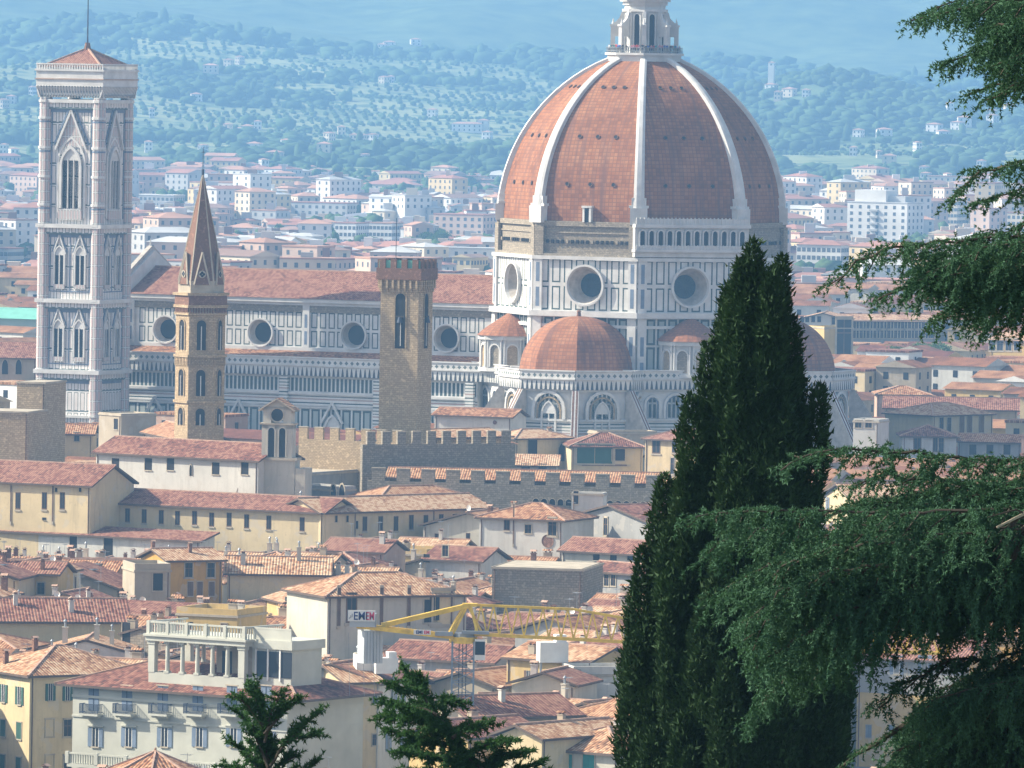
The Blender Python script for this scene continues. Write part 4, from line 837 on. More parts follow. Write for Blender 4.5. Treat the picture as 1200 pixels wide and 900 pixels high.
def handmade():
    h=hpx
    h((38,792),(174,788),15,15,'hip','cream corner palazzo with green shutters at the bottom left edge of the view',clr=905,wall='cream',roof='roof_pale',name='palazzo',cat='palazzo',pitch=.36,
      wrow=[(811,[59,79],1.1,2.0,'open_green'),(853,[58],1.2,2.0,'blank'),(853,[79],1.1,2.0,'plain'),(895,[58],1.2,2,'blank'),(895,[79],1.1,2,'plain')],
      srow=[(-1,12.4,[-5,-1,3],1.6,2.1,'open_green'),(-1,8.2,[-5,-1,3],1.3,2.0,'shut_green'),(-1,4,[-5,-1,3],1.3,2,'shut_green')],chx=[(-.8,.2,2),(-.3,.2,2),(.7,.1,1)])
    CLEAR.append((-60,42,905,985))
    # cream gable wall and neighbours behind the dark tree
    h((338,812),(411,812),13.6,14,'gy','cream house with blank gable end wall beside the loggia villa',clr=905,wall='cream',roof='roof_red',pitch=.36,ov=.3,wrow=[(826,[374],1.5,2.1,'shut_blue'),(877,[366,374],.8,1.5,'shut_blue')])
    h((409,800),(448,799),15.6,10,'gx','narrow cream house with grey shutters and pale tiled roof right of the gable end',clr=905,wall='cream',roof='roof_pale',pitch=.3,wrow=[(822,[417],1.4,2.0,'shut_blue'),(820,[439],.7,1,'plain'),(869,[413],1.0,2.2,'shut_blue'),(867,[439],.7,1.3,'plain')],chx=[(.6,-.2,3),(.9,0,1)])
    h((449,801),(500,794),15.4,12,'gx','white house with long grey shutters behind the leaning conifer tip',clr=905,wall='white',roof='roof_red',pitch=.33,wrow=[(820,[462,472],1.0,2.6,'open_blue'),(869,[455,472],1.2,2.2,'open_blue')],chx=[(-.7,.5,1)])
    h((498,800),(578,805),14,13,'gy','large plain beige gable house behind the crane mast',clr=860,wall='beige',roof='roof',pitch=.3)
    h((386,699),(549,697),19,14,'hip','villa with hipped pale roof and brown pilasters above the crane sign',clr=735,wall='pale',roof='roof_pale',pitch=.34,name='villa',cat='villa',wrow=[(712,[412,510],1.6,4,'bare'),(716,[505],2,3,'hole'),(712,[519],3,4.4,'blank'),(711,[397,447,479,530],.5,5,'shut_brown')],chx=[(-.3,.1,1)])
    h((382,724),(420,727),14.5,8,'flat','small white flat roofed block below the hipped villa',clr=752,wall='white',wrow=[(746,[392],1,2,'hole')],parapet=.3)
    h((450,770),(575,777),13,9,'gx','long low house with dark red roof behind the crane counterweight',clr=780,wall='grey',roof='roof_red',pitch=.38)
    h((312,753),(395,756),12,7,'gx','low house with dark red roof behind the rooftop loggia',clr=770,wall='beige',roof='roof_red',pitch=.35)
    h((199,657),(263,656),18,9,'gx','bright yellow house among pale roofs left of centre',clr=697,wall='ochre',roof='roof_pale',pitch=.28,wrow=[(668,[221,247],1.2,2,'plain'),(690,[223,234,248],.9,2,'shut_brown')],chx=[(-.9,.3,2),(.1,-.4,2)])
    h((158,668),(200,668),17.5,8,'flat','roof terrace with white awning beside the yellow house',clr=700,wall='beige',parapet=.9,wrow=[(682,[185],1.4,2.4,'hole')])
    # long cream church buildings
    h((-60,562),(104,569.5),22.5,13,'gx','tall cream convent wing with red roof at the left edge',clr=612,wall='cream',roof='roof_red',pitch=.42,name='convent',cat='convent',wrow=[(587,[21,52,73],.95,2.7,'bare'),(574,[66,94],.4,.6,'hole'),(608,[52],.7,.4,'hole'),(590,[13,62],.25,5.6,'shut_brown')])
    h((105,588),(377,601),19.5,10,'gx','long low cream convent range with a row of small windows',clr=620,wall='cream',roof='roof_red',pitch=.36,name='convent',cat='convent',wrow=[(597,[109],.6,1.2,'bare'),(603,[130],.9,2.2,'bare'),(604,[149.5],.9,2.2,'bare'),(605,[169],.9,2.2,'bare'),(606,[189],.9,2.2,'bare'),(607,[208,228],.9,2.2,'bare'),(609,[248,268.5],.9,2.2,'bare'),(611,[289],.9,2.2,'bare'),(612.5,[315],.9,2.2,'bare'),(614.5,[354],.9,2.2,'bare')],chx=[(.85,.2,6)])
    h((379,601),(574,595),19.5,10,'gx','cream range with pale tiled roof, turning away right of the long convent range',clr=624,wall='cream',roof='roof_pale',pitch=.36,name='convent',cat='convent',wrow=[(608,[394,407],.5,1.0,'hole'),(615,[418],.6,1.2,'hole'),(614,[427.5],.95,2.3,'bare'),(613.5,[446,464],.95,2.3,'bare'),(612,[482,499],.95,2.3,'bare'),(611,[517,533],.95,2.3,'bare'),(610,[551],.95,2.3,'bare'),(613,[416,508],.2,4.2,'shut_brown')])
    h((446,587),(560,585),19.1,10,'hip','raised red hipped roof behind the right cream range',clr=588,wall='pale',roof='roof',pitch=.36)
    h((-20,621),(232,634),14.9,4.2,'shed','low white annex with deep red pent roof below the long convent range',clr=648,wall='white',roof='roof_red',pitch=.22,name='annex',cat='annex',wrow=[(641,[127],1.6,3.4,'hole'),(634,[86],1.3,2.2,'hole')])
    h((232,627),(376,633),15.0,4.2,'shed','dim grey annex with pent roof under the middle of the convent range',clr=640,wall='beige',roof='roof_red',pitch=.22,name='annex',cat='annex')
    h((110,530),(300,540),25.2,11,'gx','white church nave with dark red roof and square windows',clr=571,wall='white',roof='roof_red',pitch=.40,name='church',cat='church',wrow=[(544,[135.5,174,200],1.4,1.9,'hole'),(549,[253,287],1.4,1.9,'hole'),(551,[224],.5,1.8,'arched')],
      extras=lambda wm,rm,w,d,ez:(rm.quadm((-w/2+3,-d/2-1.6,ez-6.2),(w/2,-d/2-1.6,ez-6.2),(w/2,-d/2,ez-5.6),(-w/2+3,-d/2,ez-5.6),M['roof']),wm.box(-w/2+3,w/2,-d/2-1.5,-d/2,0,ez-6.3,M['white'])))
    h((278,577),(345,579),20,5,'flat','white terrace with arched openings under the bell gable',clr=590,wall='white',parapet=.9,name='terrace_house',wrow=[(580.5,[283,300,317,333],1.5,2.6,'arched')])
    h((348,571),(390,574),20.4,5,'flat','pale house with two arches right of the bell gable',clr=590,wall='grey',wrow=[(578,[391,401],1.3,2.8,'arched')],parapet=.5)
    h((352,556),(426,551),22.1,9,'flat','weathered white sloping terrace roof behind the bell gable',clr=570,wall='grey',roof='roof_red',parapet=.2)
    # white gable house right
    h((560,606),(658,610),20,12,'hip','white house with a round red window right of the cream ranges',clr=645,wall='white',roof='roof',pitch=.32,wrow=[(620,[619],1.1,1.3,'plain'),(617.5,[647.5],1.4,2.6,'plain'),(634,[642],2.0,2.0,'round'),(614,[602],.2,6,'shut_brown'),(614,[594],1.0,2,'bare')],chx=[(-.7,.4,1)])
    h((660,606),(764,615),19.4,14,'gy','blue grey plastered gable house right of the round window',clr=640,wall='grey',roof='roof_red',pitch=.22,wrow=[(617,[710],1.0,2.6,'plain')])
    h((656,645),(768,651),16.3,8,'gx','low house with dark red roof below the blue grey gable',clr=668,wall='pale',roof='roof_red',pitch=.4,wrow=[(652,[699,719,739],1.1,1.2,'hole'),(658,[754],1.2,2.6,'plain')])
    h((577,664),(683,667),19,16,'flat','windowless brown stone tower house behind the crane jib',clr=712,wall='greystone',parapet=.01,name='tower_house',cat='tower house')
    h((682,668),(768,675),15,7,'gx','row house with dark blue windows right of the stone tower house',clr=690,wall='grey',roof='roof_red',wrow=[(680,[695,703,711,719],1.0,1.6,'plain')])
    # houses before the tribune
    h((606,514),(671,513),17,9,'hip','cream terrace house with open loggia right of the grey battlements',clr=545,wall='cream',roof='roof_pale',pitch=.3,wrow=[(526,[624],2.2,3.4,'hole'),(530,[658],1.5,3.4,'arched'),(530,[668],1.2,3.2,'arched')],chx=[(.9,.4,1)])
    h((600,545),(652,546),13,5,'shed','small white dormer house with pale red roof below the terrace loggia',clr=552,wall='white',roof='roof_pale',pitch=.3,wrow=[(547,[616,636],1.6,1.2,'hole')])
    h((670,523),(754,524),16,12,'hip','broad red roofed house with green terrace plants below the cathedral tribune',clr=552,wall='cream',roof='roof_red',pitch=.36,wrow=[(533,[725],2.4,2.2,'hole'),(532,[697],7,3.6,'shut_green'),(545,[708],9,.3,'shut_brown')])
    h((754,514),(818,517),18,11,'hip','cream house with pyramidal red roof and tall windows beside the cypress',clr=555,wall='cream',roof='roof_red',pitch=.36,wrow=[(523,[769],1.9,2.8,'bare'),(524,[790],1.0,2.2,'bare'),(524,[797],1.0,2.2,'shut_brown'),(546,[788],.8,3,'plain')])
    h((700,507),(770,507),17,5,'flat','long flat beige roof terrace under the cathedral wall',clr=515,wall='beige',parapet=.3)
    h((508,486),(598,489),20,8,'gx','white house with thin red roof right of the watch tower',clr=500,wall='white',roof='roof',wrow=[(495,[580],.8,.8,'round')])
    h((670,578),(707,579),21,3,'flat','small white roof hut before the lower battlements',clr=592,wall='white',parapet=.2,wrow=[(583,[675],.8,2,'plain')])
    # left stone blocks
    h((20,447),(53,448),31,10,'flat','brown stone block with lit left wall beside the marble bell tower',clr=490,wall='stone',parapet=.01,name='tower_house',cat='tower house')
    h((-25,481),(33,482.6),27,11,'flat','lower grey stone tower house at the left edge',clr=535,wall='stone',parapet=.01,name='tower_house',cat='tower house')
    h((-40,418),(42,420),22,12,'gx','grey house with deep red roof left of the marble bell tower',clr=440,wall='beige',roof='roof_red',pitch=.5,wrow=[(430,[6,22],1.4,3.2,'arched')])
    h((54,508),(108,509),17.5,9,'gx','cream house with bright red roof below the marble bell tower',clr=530,wall='cream',roof='roof',pitch=.35,wrow=[(512,[90],1,1.6,'plain')])
    h((116,484),(142,486),22,8,'flat','square tan house block at the foot of the marble bell tower',clr=500,wall='beige',parapet=.2,wrow=[(497,[136],1.2,2,'hole')])
    h((164,506),(206,515),19,9,'gx','white house with tilted orange roof left of the slender stone spire',clr=520,wall='white',roof='roof',pitch=.4,wrow=[(514,[170],1,2,'plain')])
    # bottom right of centre
    h((621,876),(721,884),14,12,'hip','yellow green house with teal shutters at the bottom centre',clr=905,wall='pale',roof='roof_pale',pitch=.36,wrow=[(896,[637,664,690],1.6,2.3,'shut_teal')],chx=[(-.1,.4,0)])
    h((553,865),(640,859),15,9,'gx','house with dark red roof left of the teal shutters',clr=872,wall='yellow',roof='roof_red',pitch=.33,chx=[(.3,.5,1)])
    h((640,866),(742,858),15.5,7,'gx','narrow house with pale tiled roof behind the teal shuttered house',clr=868,wall='cream',roof='roof_pale',pitch=.33,chx=[(.1,.2,1)])
    h((553,842),(682,838),15.5,11,'gx','wide dark brown roof with a single beige chimney',clr=846,wall='beige',roof='roof_red',pitch=.34,chx=[(-.1,-.3,0)])
    h((672,790),(741,790),16.5,6,'flat','white roof terrace house with green door left of the cypress',clr=812,wall='white',parapet=.9,wrow=[(801,[674],1.2,3,'shut_green')])
    h((598,800),(672,803),16,9,'gy','beige gabled house with red roof below the crane jib',clr=812,wall='pale',roof='roof_red',pitch=.32,chx=[(-.8,.4,0)])
    h((575,830),(600,830),15,8,'gx','small house with orange roof below the crane cab',clr=834,wall='cream',roof='roof')
    # left middle
    h((48,762),(152,764),13.5,11,'gy','large white gable wall with chimneys between red roofs',clr=765,wall='white',roof='roof_pale',pitch=.26,ov=.25,chx=[(.55,-.5,3),(.2,-.4,3),(-.5,-.6,3)])
    h((140,742),(190,745),15,8,'gy','grey stone gable with dark doorway left of the rooftop loggia',clr=752,wall='greystone',roof='roof_red',pitch=.28,ov=.25,wrow=[(742,[148],1.2,2.8,'hole')],chx=[(-.6,-.8,1)])
    h((-10,728),(150,729),16,13,'gx','broad bright red roof at the left between pale gables',clr=731,wall='cream',roof='roof_red',pitch=.36,chx=[(.2,-.6,0),(.5,.1,0),(-.6,-.3,0),(-.5,.5,3)])
    h((266,672),(384,674),16,12,'gx','wide pale orange roof right of the yellow house',clr=676,wall='cream',roof='roof_pale',pitch=.32,chx=[(-.7,-.5,0),(.4,-.2,3)])
    h((386,678),(455,680),15,9,'gx','house with pale roof and white chimneys above the hipped villa',clr=684,wall='white',roof='roof_pale',pitch=.3,chx=[(-.8,-.7,0),(-.5,-.7,0),(-.3,0,5)])
    h((497,655),(562,658),15,9,'gx','white house with small terrace left of the round red window',clr=672,wall='white',roof='roof_red',pitch=.35,wrow=[(645.5,[522],1,1.6,'plain'),(654,[500],1,1.2,'hole')])
    h((307,700),(330,706),14,8,'gx','small yellow house with one dark window left of the hipped villa',clr=716,wall='yellow',roof='roof_pale',wrow=[(708,[336],1.2,2,'hole')])
    # right side beyond the cypress
    h((988,503),(1027,502),17,9,'gx','bright yellow house with small upper terrace beside the right tribune',clr=526,wall='yellow',roof='roof_red',pitch=.2,wrow=[(509,[1012,1021],.8,2,'plain')],srow=[(-1,14,[0],1,2,'plain')])
    h((1000,493),(1030,494),20,6,'flat','small white penthouse above the yellow house',clr=503,wall='white',parapet=.4,wrow=[(497,[1006,1018],1.4,1.4,'plain')])
    h((1096,487),(1166,485),19,13,'hip','cream palazzo with shallow hipped roof in the right old town',clr=512,wall='cream',roof='roof_pale',pitch=.3,name='palazzo',cat='palazzo',wrow=[(498,[1103,1112],1.2,3,'plain'),(497,[1127,1136,1150],1.5,3.4,'shut_brown')])
    h((1058,511),(1121,512),16,11,'hip','white house with red pyramid roof below the cream palazzo',clr=531,wall='white',roof='roof_red',pitch=.34,wrow=[(520,[1075],1.6,2.4,'bare'),(521,[1096],1.0,3,'bare'),(521,[1103],1.0,3,'plain')])
    h((1122,517),(1196,519),15,8,'gx','low grey house with three dark windows right of the white pyramid roof',clr=533,wall='grey',roof='roof',wrow=[(527,[1140,1160,1180],1.4,2,'hole')])
    h((1037,478),(1192,481),16.5,14,'gx','very long dark red roof across the right old town',clr=484,wall='beige',roof='roof_red',pitch=.3)
    h((1028,462),(1090,463),18,10,'hip','rust red hipped roof right of the last tribune dome',clr=468,wall='pink',roof='roof',pitch=.3)
    h((995,376),(1096,377),18,16,'gx','long modern building with red roof and dark glazed storeys',clr=396,wall='grey',roof='roof_pale',pitch=.2,name='office_building',cat='office building',wrow=[(381,lin(1001,1090,12),2.6,2.4,'plain'),(391,lin(1001,1090,12),2.6,2.4,'plain')])
    h((934,374),(994,375.2),19,18,'gy','white gabled building attached to the dark glazed office block',clr=388,wall='white',roof='roof_pale',pitch=.25,wrow=[(374,[940,946,953,960],1.0,1.6,'hole'),(376,[979],2,2,'plain')])
    h((966,384),(1000,384),21,9,'flat','yellow tower house with tall grey window',clr=410,wall='yellow',parapet=.3,name='tower_house',cat='tower house',wrow=[(395,[989],4.4,9,'plain')])
    h((1160,398),(1215,400),18,12,'gx','yellow school like block at the right edge under the cedar',clr=412,wall='yellow',roof='roof_pale',wrow=[(404,[1163,1172,1182,1192],1.8,3,'plain')])
    h((1003,770),(1130,776),14,14,'gx','ochre house with grey top storey and white windows seen through the cedar',clr=905,wall='yellow',roof='roof_red',pitch=.34,wrow=[(779,[1051,1084],1.5,2.4,'open_blue'),(785,[1068],1,1.6,'hole'),(857,[1018,1045],.8,1.6,'shut_blue')],
      extras=lambda wm,rm,w,d,ez:wm.box(-w/2-.06,w/2+.06,-d/2-.06,-d/2+1,ez-4.5,ez-.35,M['grey']))
    h((1052,731),(1094,731),17,9,'hip','small house with striped pale tile roof seen through the cedar gap',clr=740,wall='cream',roof='roof_pale')
    h((1145,744),(1215,748),17,10,'gx','ochre house behind the right cedar gap',clr=790,wall='ochre',roof='roof_pale')
    h((957,583),(1000,590),17,9,'gy','cream house with grey shutters in the gap right of the cypress',clr=610,wall='cream',roof='roof_pale',wrow=[(591,[970],1.3,2.4,'open_blue')])
handmade()
def villa():   # villa with loggia on the roof
    a=Pz(66,801,15.5);b=Pz(345,821,15.5); v=b-a; w=float(np.linalg.norm(v[:2])); e=v/np.linalg.norm(v); nn=np.array([e[1],-e[0],0]); d=15; c=(a+b)/2-nn*(d/2+1.0); rz=math.atan2(e[1],e[0])
    T=tag(empty('villa',(c[0],c[1],0),rz),'pale villa with iron balconies, blue shutters and a columned loggia on its roof','villa'); REG.append((T,200,800)); FOOT.append((float(c[0]),float(c[1]),rz,w,d)); CLEAR.append((60,350,905,float(b[1])))
    w2=w-3.4; mb=MB(); mb.box(-w2/2,w2/2,-d/2,d/2,0,15.2,M['villa'])
    front=c+nn*d/2; L=lambda px,py:(lambda p:(float((p-c)@e),float(p[2])))(Ppl(px,py,front,nn))
    mb.box(-w2/2-.05,w2/2+.05,-d/2-.15,d/2,14.0,14.3,M['villa']); mb.box(-w2/2-.05,w2/2+.05,-d/2-.12,d/2,11.7,11.9,M['villa']); mb.build('wall',T)
    rm=MB(); H=roof_build(rm,w-.2,d+.8,15.5,'hip',.33,.5,M['roof_red']); ro=rm.build('roof',T)
    fr=Fr(0,-d/2,-math.pi/2)
    for px in (110,149,191,232,272,312):
        x,z=L(px,813)
        mb=MB(); fbox(mb,fr,x-.75,x+.75,z-2.0,z+.9,0,.05,M['shutter_blue']); fbox(mb,fr,x-.04,x+.04,z-2,z+.9,.05,.09,M['iron']); fbox(mb,fr,x-.9,x+.9,z+.9,z+1.05,0,.15,M['trim']); mb.build('french_door',T)
        mb=MB(); fbox(mb,fr,x-1.35,x+1.35,z-2.55,z-2.3,0,1.05,M['villa']); fbox(mb,fr,x-1.1,x+1.1,z-2.8,z-2.55,0,.7,M['villa'])
        for z_ in (z-2.15,z-1.2): fbox(mb,fr,x-1.35,x+1.35,z_,z_+.07,.95,1.03,M['iron']); [fbox(mb,fr,x+s*1.32-.03,x+s*1.32+.03,z_,z_+.07,0,1,M['iron']) for s in (-1,1)]
        for k in range(17): u=x-1.32+k*.165; fbox(mb,fr,u-.03,u+.03,z-2.3,z-1.15,.96,1.02,M['iron'])
        for s in (-1,1):
            for k in range(6): fbox(mb,fr,x+s*1.32-.02,x+s*1.32+.02,z-2.3,z-1.15,.1+k*.16,.14+k*.16,M['iron'])
        mb.build('balcony',T)
        x,z=L(px+2,864); o=link('window',winmesh('open_blue'),T); o.location=(x,-d/2,z); o.scale=(1.75,1,2.15)
        mb=MB(); fbox(mb,fr,x-1.2,x+1.2,z+1.25,z+1.4,0,.22,M['villa']); mb.build('window_hood',T)
    x0,z=L(90,881); x1,_=L(262,888)
    mb=MB(); fbox(mb,fr,x0,x1,z-1.6,z-1.2,0,1.9,M['villa'])
    fbox(mb,fr,x0,x1,z-.1,z+.1,1.6,1.9,M['villa']); 
    for k in range(int((x1-x0)/.36)): u=x0+.1+k*.36; mb.tube(fr.p(u,z-1.2,1.75),fr.p(u,z-.1,1.75),.09,M['villa'],6)
    for k in range(6): u=x0+(x1-x0)*k/5; fbox(mb,fr,u-.25,u+.25,z-1.2,z+.2,1.55,1.95,M['villa'])
    mb.build('terrace_balustrade',T)
    for px in (110,151,193,234): x,z=L(px,905); o=link('window',winmesh('open_blue'),T); o.location=(x,-d/2,z-.3); o.scale=(1.6,1,2.2)
    # loggia
    xl,_=L(171,800); xr,_=L(289,808); yl=-d/2+1.3; P=lambda px,py:(lambda p:float(p[2]))(Ppl(px,py,c+nn*(-yl),nn))
    xl,xr=[float((Ppl(q,790,c+nn*(-yl),nn)-c)@e) for q in (174,286)]; z0=15.9; z1,z2,z3,z4=P(200,789),P(200,752),P(200,744),P(200,729)
    yb=yl+7.5; lg=MB(); lg.box(xl,xr,yl,yb,z0-1.5,z0+.2,M['villa']); 
    for a0,a1,b0,b1 in ((xl,xr,yl,yl+.35),(xl,xr,yb-.35,yb),(xl,xl+.35,yl+.35,yb-.35),(xr-.35,xr,yl+.35,yb-.35)): lg.box(a0,a1,b0,b1,z0+.2,z1,M['villa'])
    lg.box(xl-.3,xr+.3,yl-.3,yb+.3,z2,z3-.25,M['villa']); lg.box(xl-.5,xr+.5,yl-.5,yb+.5,z3-.25,z3,M['villa']); lo=lg.build('loggia',T)
    n=6
    for yy in (yl+.25,yb-.25):
        for k in range(n+1):
            mb=MB(); x=xl+.4+(xr-xl-.8)*k/n
            if k in (0,n): mb.box(x-.45,x+.45,yy-.3,yy+.4,z1,z2,M['villa']); mb.box(x-.55,x+.55,yy-.38,yy+.48,z2-.4,z2-.003,M['villa'])
            else: mb.tube((x,yy,z1),(x,yy,z2-.3),.28,M['villa'],12,.23); mb.box(x-.36,x+.36,yy-.3,yy+.3,z2-.3,z2-.003,M['villa']); mb.box(x-.36,x+.36,yy-.3,yy+.3,z1+.003,z1+.25,M['villa'])
            mb.build('column',lo)
    for k in (1,2): mb=MB(); mb.tube((xr-.3,yl+k*2.5,z1),(xr-.3,yl+k*2.5,z2-.01),.26,M['villa'],12); mb.build('column',lo)
    mb=MB()
    for a0,a1,yy in ((xl,xr,yl-.2),):
        mb.box(a0-.2,a1+.2,yy,yy+.3,z4-.2,z4,M['villa']); mb.box(a0-.2,a1+.2,yy,yy+.3,z3+.002,z3+.2,M['villa'])
        for k in range(34): x=a0+.1+k*(a1-a0-.2)/33; mb.tube((x,yy+.15,z3+.2),(x,yy+.15,z4-.2),.08,M['villa'],6)
        for k in range(6): x=a0+(a1-a0)*k/5; mb.box(x-.22,x+.22,yy-.05,yy+.35,z3+.002,z4+.06,M['villa'])
    for xx in (xl-.2,xr-.1):
        mb.box(xx,xx+.3,yl+.1,yb,z4-.2,z4,M['villa'])
        for k in range(16): y=yl+.3+k*.45; mb.tube((xx+.15,y,z3),(xx+.15,y,z4-.2),.08,M['villa'],6)
    mb.build('balustrade',lo)
    mb=MB(); hd=(xl+xr)/2
    mb.box(hd,xr-.6,yb-3.5,yb-.6,z1-.5,z2-.02,M['beige']); mb.box(hd+.8,hd+2.2,yb-3.54,yb-3.5,z1,z2-1,M['glass']); mb.build('stair_hut',lo)
    x3=xr+.05; x4=float((Ppl(341,790,c+nn*(-yl-1.5),nn)-c)@e); mb=MB(); mb.box(x3,x4,yl+1.5,yb,z0-1,z2-.2,M['villa']); mb.box(x3+.1,x4+.3,yl+1.2,yb+.3,z2-.2,z3+.05,M['villa']); mb.box(x3+.2,x4,yl+1.4,yl+1.6,z4-.25,z4-.05,M['villa']); mb.box(x3+.2,x4,yl+1.42,yl+1.55,z3,z4-.25,M['villa'])
    for k in range(3): x=x3+.7+k*(x4-x3)/3.2; mb.box(x,x+1.5,yl+1.42,yl+1.5,z1+.2,z2-.5,M['glass']); mb.box(x-.2,x,yl+1.3,yl+1.5,z1-.2,z2-.2,M['whitepaint'])
    mb.build('glazed_wing',lo)
villa()
def turret():
    p=Pz(182,890,12.5); T=tag(empty('garden_pavilion',(p[0],p[1],0),math.radians(20)),'small octagonal pavilion with striped terracotta tile roof before the villa','pavilion'); REG.append((T,182,890)); FOOT.append((p[0],p[1],0,10,10))
    mb=MB(); prism(mb,4.3,0,11.4,M['cream'],n=8); mb.build('wall',T); mb=MB(); R=5.2; A=ngon(R,8,math.pi/8)
    for i in range(8):
        a,b=A[i],A[(i+1)%8]; mb.quadm((*a,11.4),(*b,11.4),(0,0,13.4),(0,0,13.4),M['roof']); mb.bar((*a,11.45),(0,0,13.45),.11,M['ridge'])
    disc(mb,R,11.38,M['eave'],up=False); r=mb.build('roof',T); mb=MB(); mb.tube((0,0,13.2),(0,0,13.8),.22,M['roof'],8,.1); mb.build('finial',r)
turret()
def bell_gable():
    p=PD(326,560,1306); a=math.radians(-14); z0=float(p[2]); T=tag(empty('bell_gable',(p[0],p[1],0),a),'weathered stone bell gable with three arched openings and a small tiled roof','bell gable'); REG.append((T,326,500)); FOOT.append((p[0],p[1],a,8,6)); CLEAR.append((300,350,560,1345))
    Z=lambda y:float(PD(326,y,1306)[2]); mb=MB(); y=1.1
    mb.box(-3.0,3.0,-y,y,0,Z(537),M['pale']); 
    for x0,x1,z0_,z1_ in ((-2.5,-1.45,Z(537),Z(497)),(-.35,.35,Z(537),Z(497)),(1.45,2.5,Z(537),Z(497)),(-2.3,-1.0,Z(497),Z(476)),(1.0,2.3,Z(497),Z(476))): mb.box(x0,x1,-y,y,z0_,z1_,M['pale'])
    mb.box(-2.5,2.5,-y,y,Z(502),Z(497),M['pale']); mb.box(-3.4,3.4,-y-.3,y+.3,Z(539),Z(536),M['trim']); mb.box(-2.8,2.8,-y-.25,y+.25,Z(497.5),Z(495.5),M['trim'])
    mb.poly([(-2.3,-y,Z(478)),(2.3,-y,Z(478)),(0,-y,Z(468))],M['pale']); mb.poly([(2.3,y,Z(478)),(-2.3,y,Z(478)),(0,y,Z(468))],M['pale'])
    mb.box(-2.3,2.3,-y,y,Z(480),Z(477),M['pale'])
    for s in (-1,1): mb.box(s*3.9-.8,s*3.9+.8,-y,y+2,0,Z(548),M['pale'])
    mb.build('wall',T)
    mb=MB(); 
    for s in (-1,1): q=[(s*3.0,-y-.6,Z(480)),(0,-y-.6,Z(466)),(0,y+.6,Z(466)),(s*3.0,y+.6,Z(480))]; mb.quadm(*q,M['roof']); mb.quadm(*[(a_,b_,c_-.25) for a_,b_,c_ in q],M['trim']); mb.quadm((s*3.0,-y-.6,Z(480)-.25),(0,-y-.6,Z(466)-.25),(0,-y-.6,Z(466)),(s*3.0,-y-.6,Z(480)),M['trim'])
    mb.build('roof',T)
    mb=MB(); fr=Fr(0,-y,-math.pi/2)
    for u in (-.9,.9): arch(mb,fr,u,Z(535),1.05,Z(501)-Z(535),M['dark'],M['pale'],.2,.15)
    mb.build('arched_opening',T); mb=MB(); fdisc(mb,fr,0,Z(486),1.0,.02,M['dark'],16); ringcone(mb,fr,0,Z(486),1.2,1.0,.1,.05,M['trim'],16); mb.build('round_opening',T)
bell_gable()
def crenel(A,B,z,thick,m,name,label,mw=1.6,gap=1.3,mh=1.9,clr=None,extra=None,bot=0):
    a=Pz(*A,z);b=Pz(*B,z); v=b-a; w=float(np.linalg.norm(v)); e=v/w; nn=np.array([e[1],-e[0],0]); c=(a+b)/2; rz=math.atan2(e[1],e[0])
    T=tag(empty(name,(c[0],c[1],0),rz),label,'wall'); REG.append((T,(A[0]+B[0])/2,(A[1]+B[1])/2)); FOOT.append((c[0],c[1],rz,w,thick*2+4))
    if clr: CLEAR.append((A[0],B[0],clr,float(min(a[1],b[1]))))
    mb=MB(); mb.box(-w/2,w/2,0,thick,bot,z,M[m]); mb.build('wall',T)
    fr=Fr(0,0,-math.pi/2); n=int((w+gap)/(mw+gap)); st=-(n*(mw+gap)-gap)/2
    mb=MB(); fbox(mb,fr,0,mw,0,mh,-.55,.0,M[m]); fbox(mb,fr,-.05,mw+.05,mh,mh+.12,-.6,.05,M['trim']); me=mb.mesh('merlon')
    for k in range(n): o=link('merlon',me,T); o.location=(st+k*(mw+gap),0,z)
    if extra: extra(T,w,z)
crenel((350,514),(470,519),26.9,.7,'tanstone','battlement_wall','tan stone wall with battlements left of the watch tower',clr=535)
crenel((425,521),(604,519.5),26.7,.8,'greystone','battlement_wall','tall shaded grey palace wall with battlements under the watch tower',mw=1.5,gap=1.25,mh=2.0,clr=552)
crenel((430,563),(778,573),21.2,.8,'greystone','battlement_wall','long lower rubble wall with battlements and small arches below the grey palace wall',mw=2.2,gap=1.9,mh=2.0,clr=585,
  extra=lambda T,w,z:[ (lambda o:setattr(o,'location',(w/2-2-k*1.35,-.0,z-2.6)))(link('corbel_arch',winmesh('arched'),T)) for k in range(15)])
hpx((512,513),(600,511),26.3,12,'gx','orange tiled palace roof seen behind the grey battlements',wall='tanstone',roof='roof_pale',pitch=.16,name='palace',cat='palace')
hpx((455,560),(778,567),21.7,9,'gx','long red roof strip behind the lower battlements',wall='tanstone',roof='roof',pitch=.3,name='palace_wing',cat='palace')
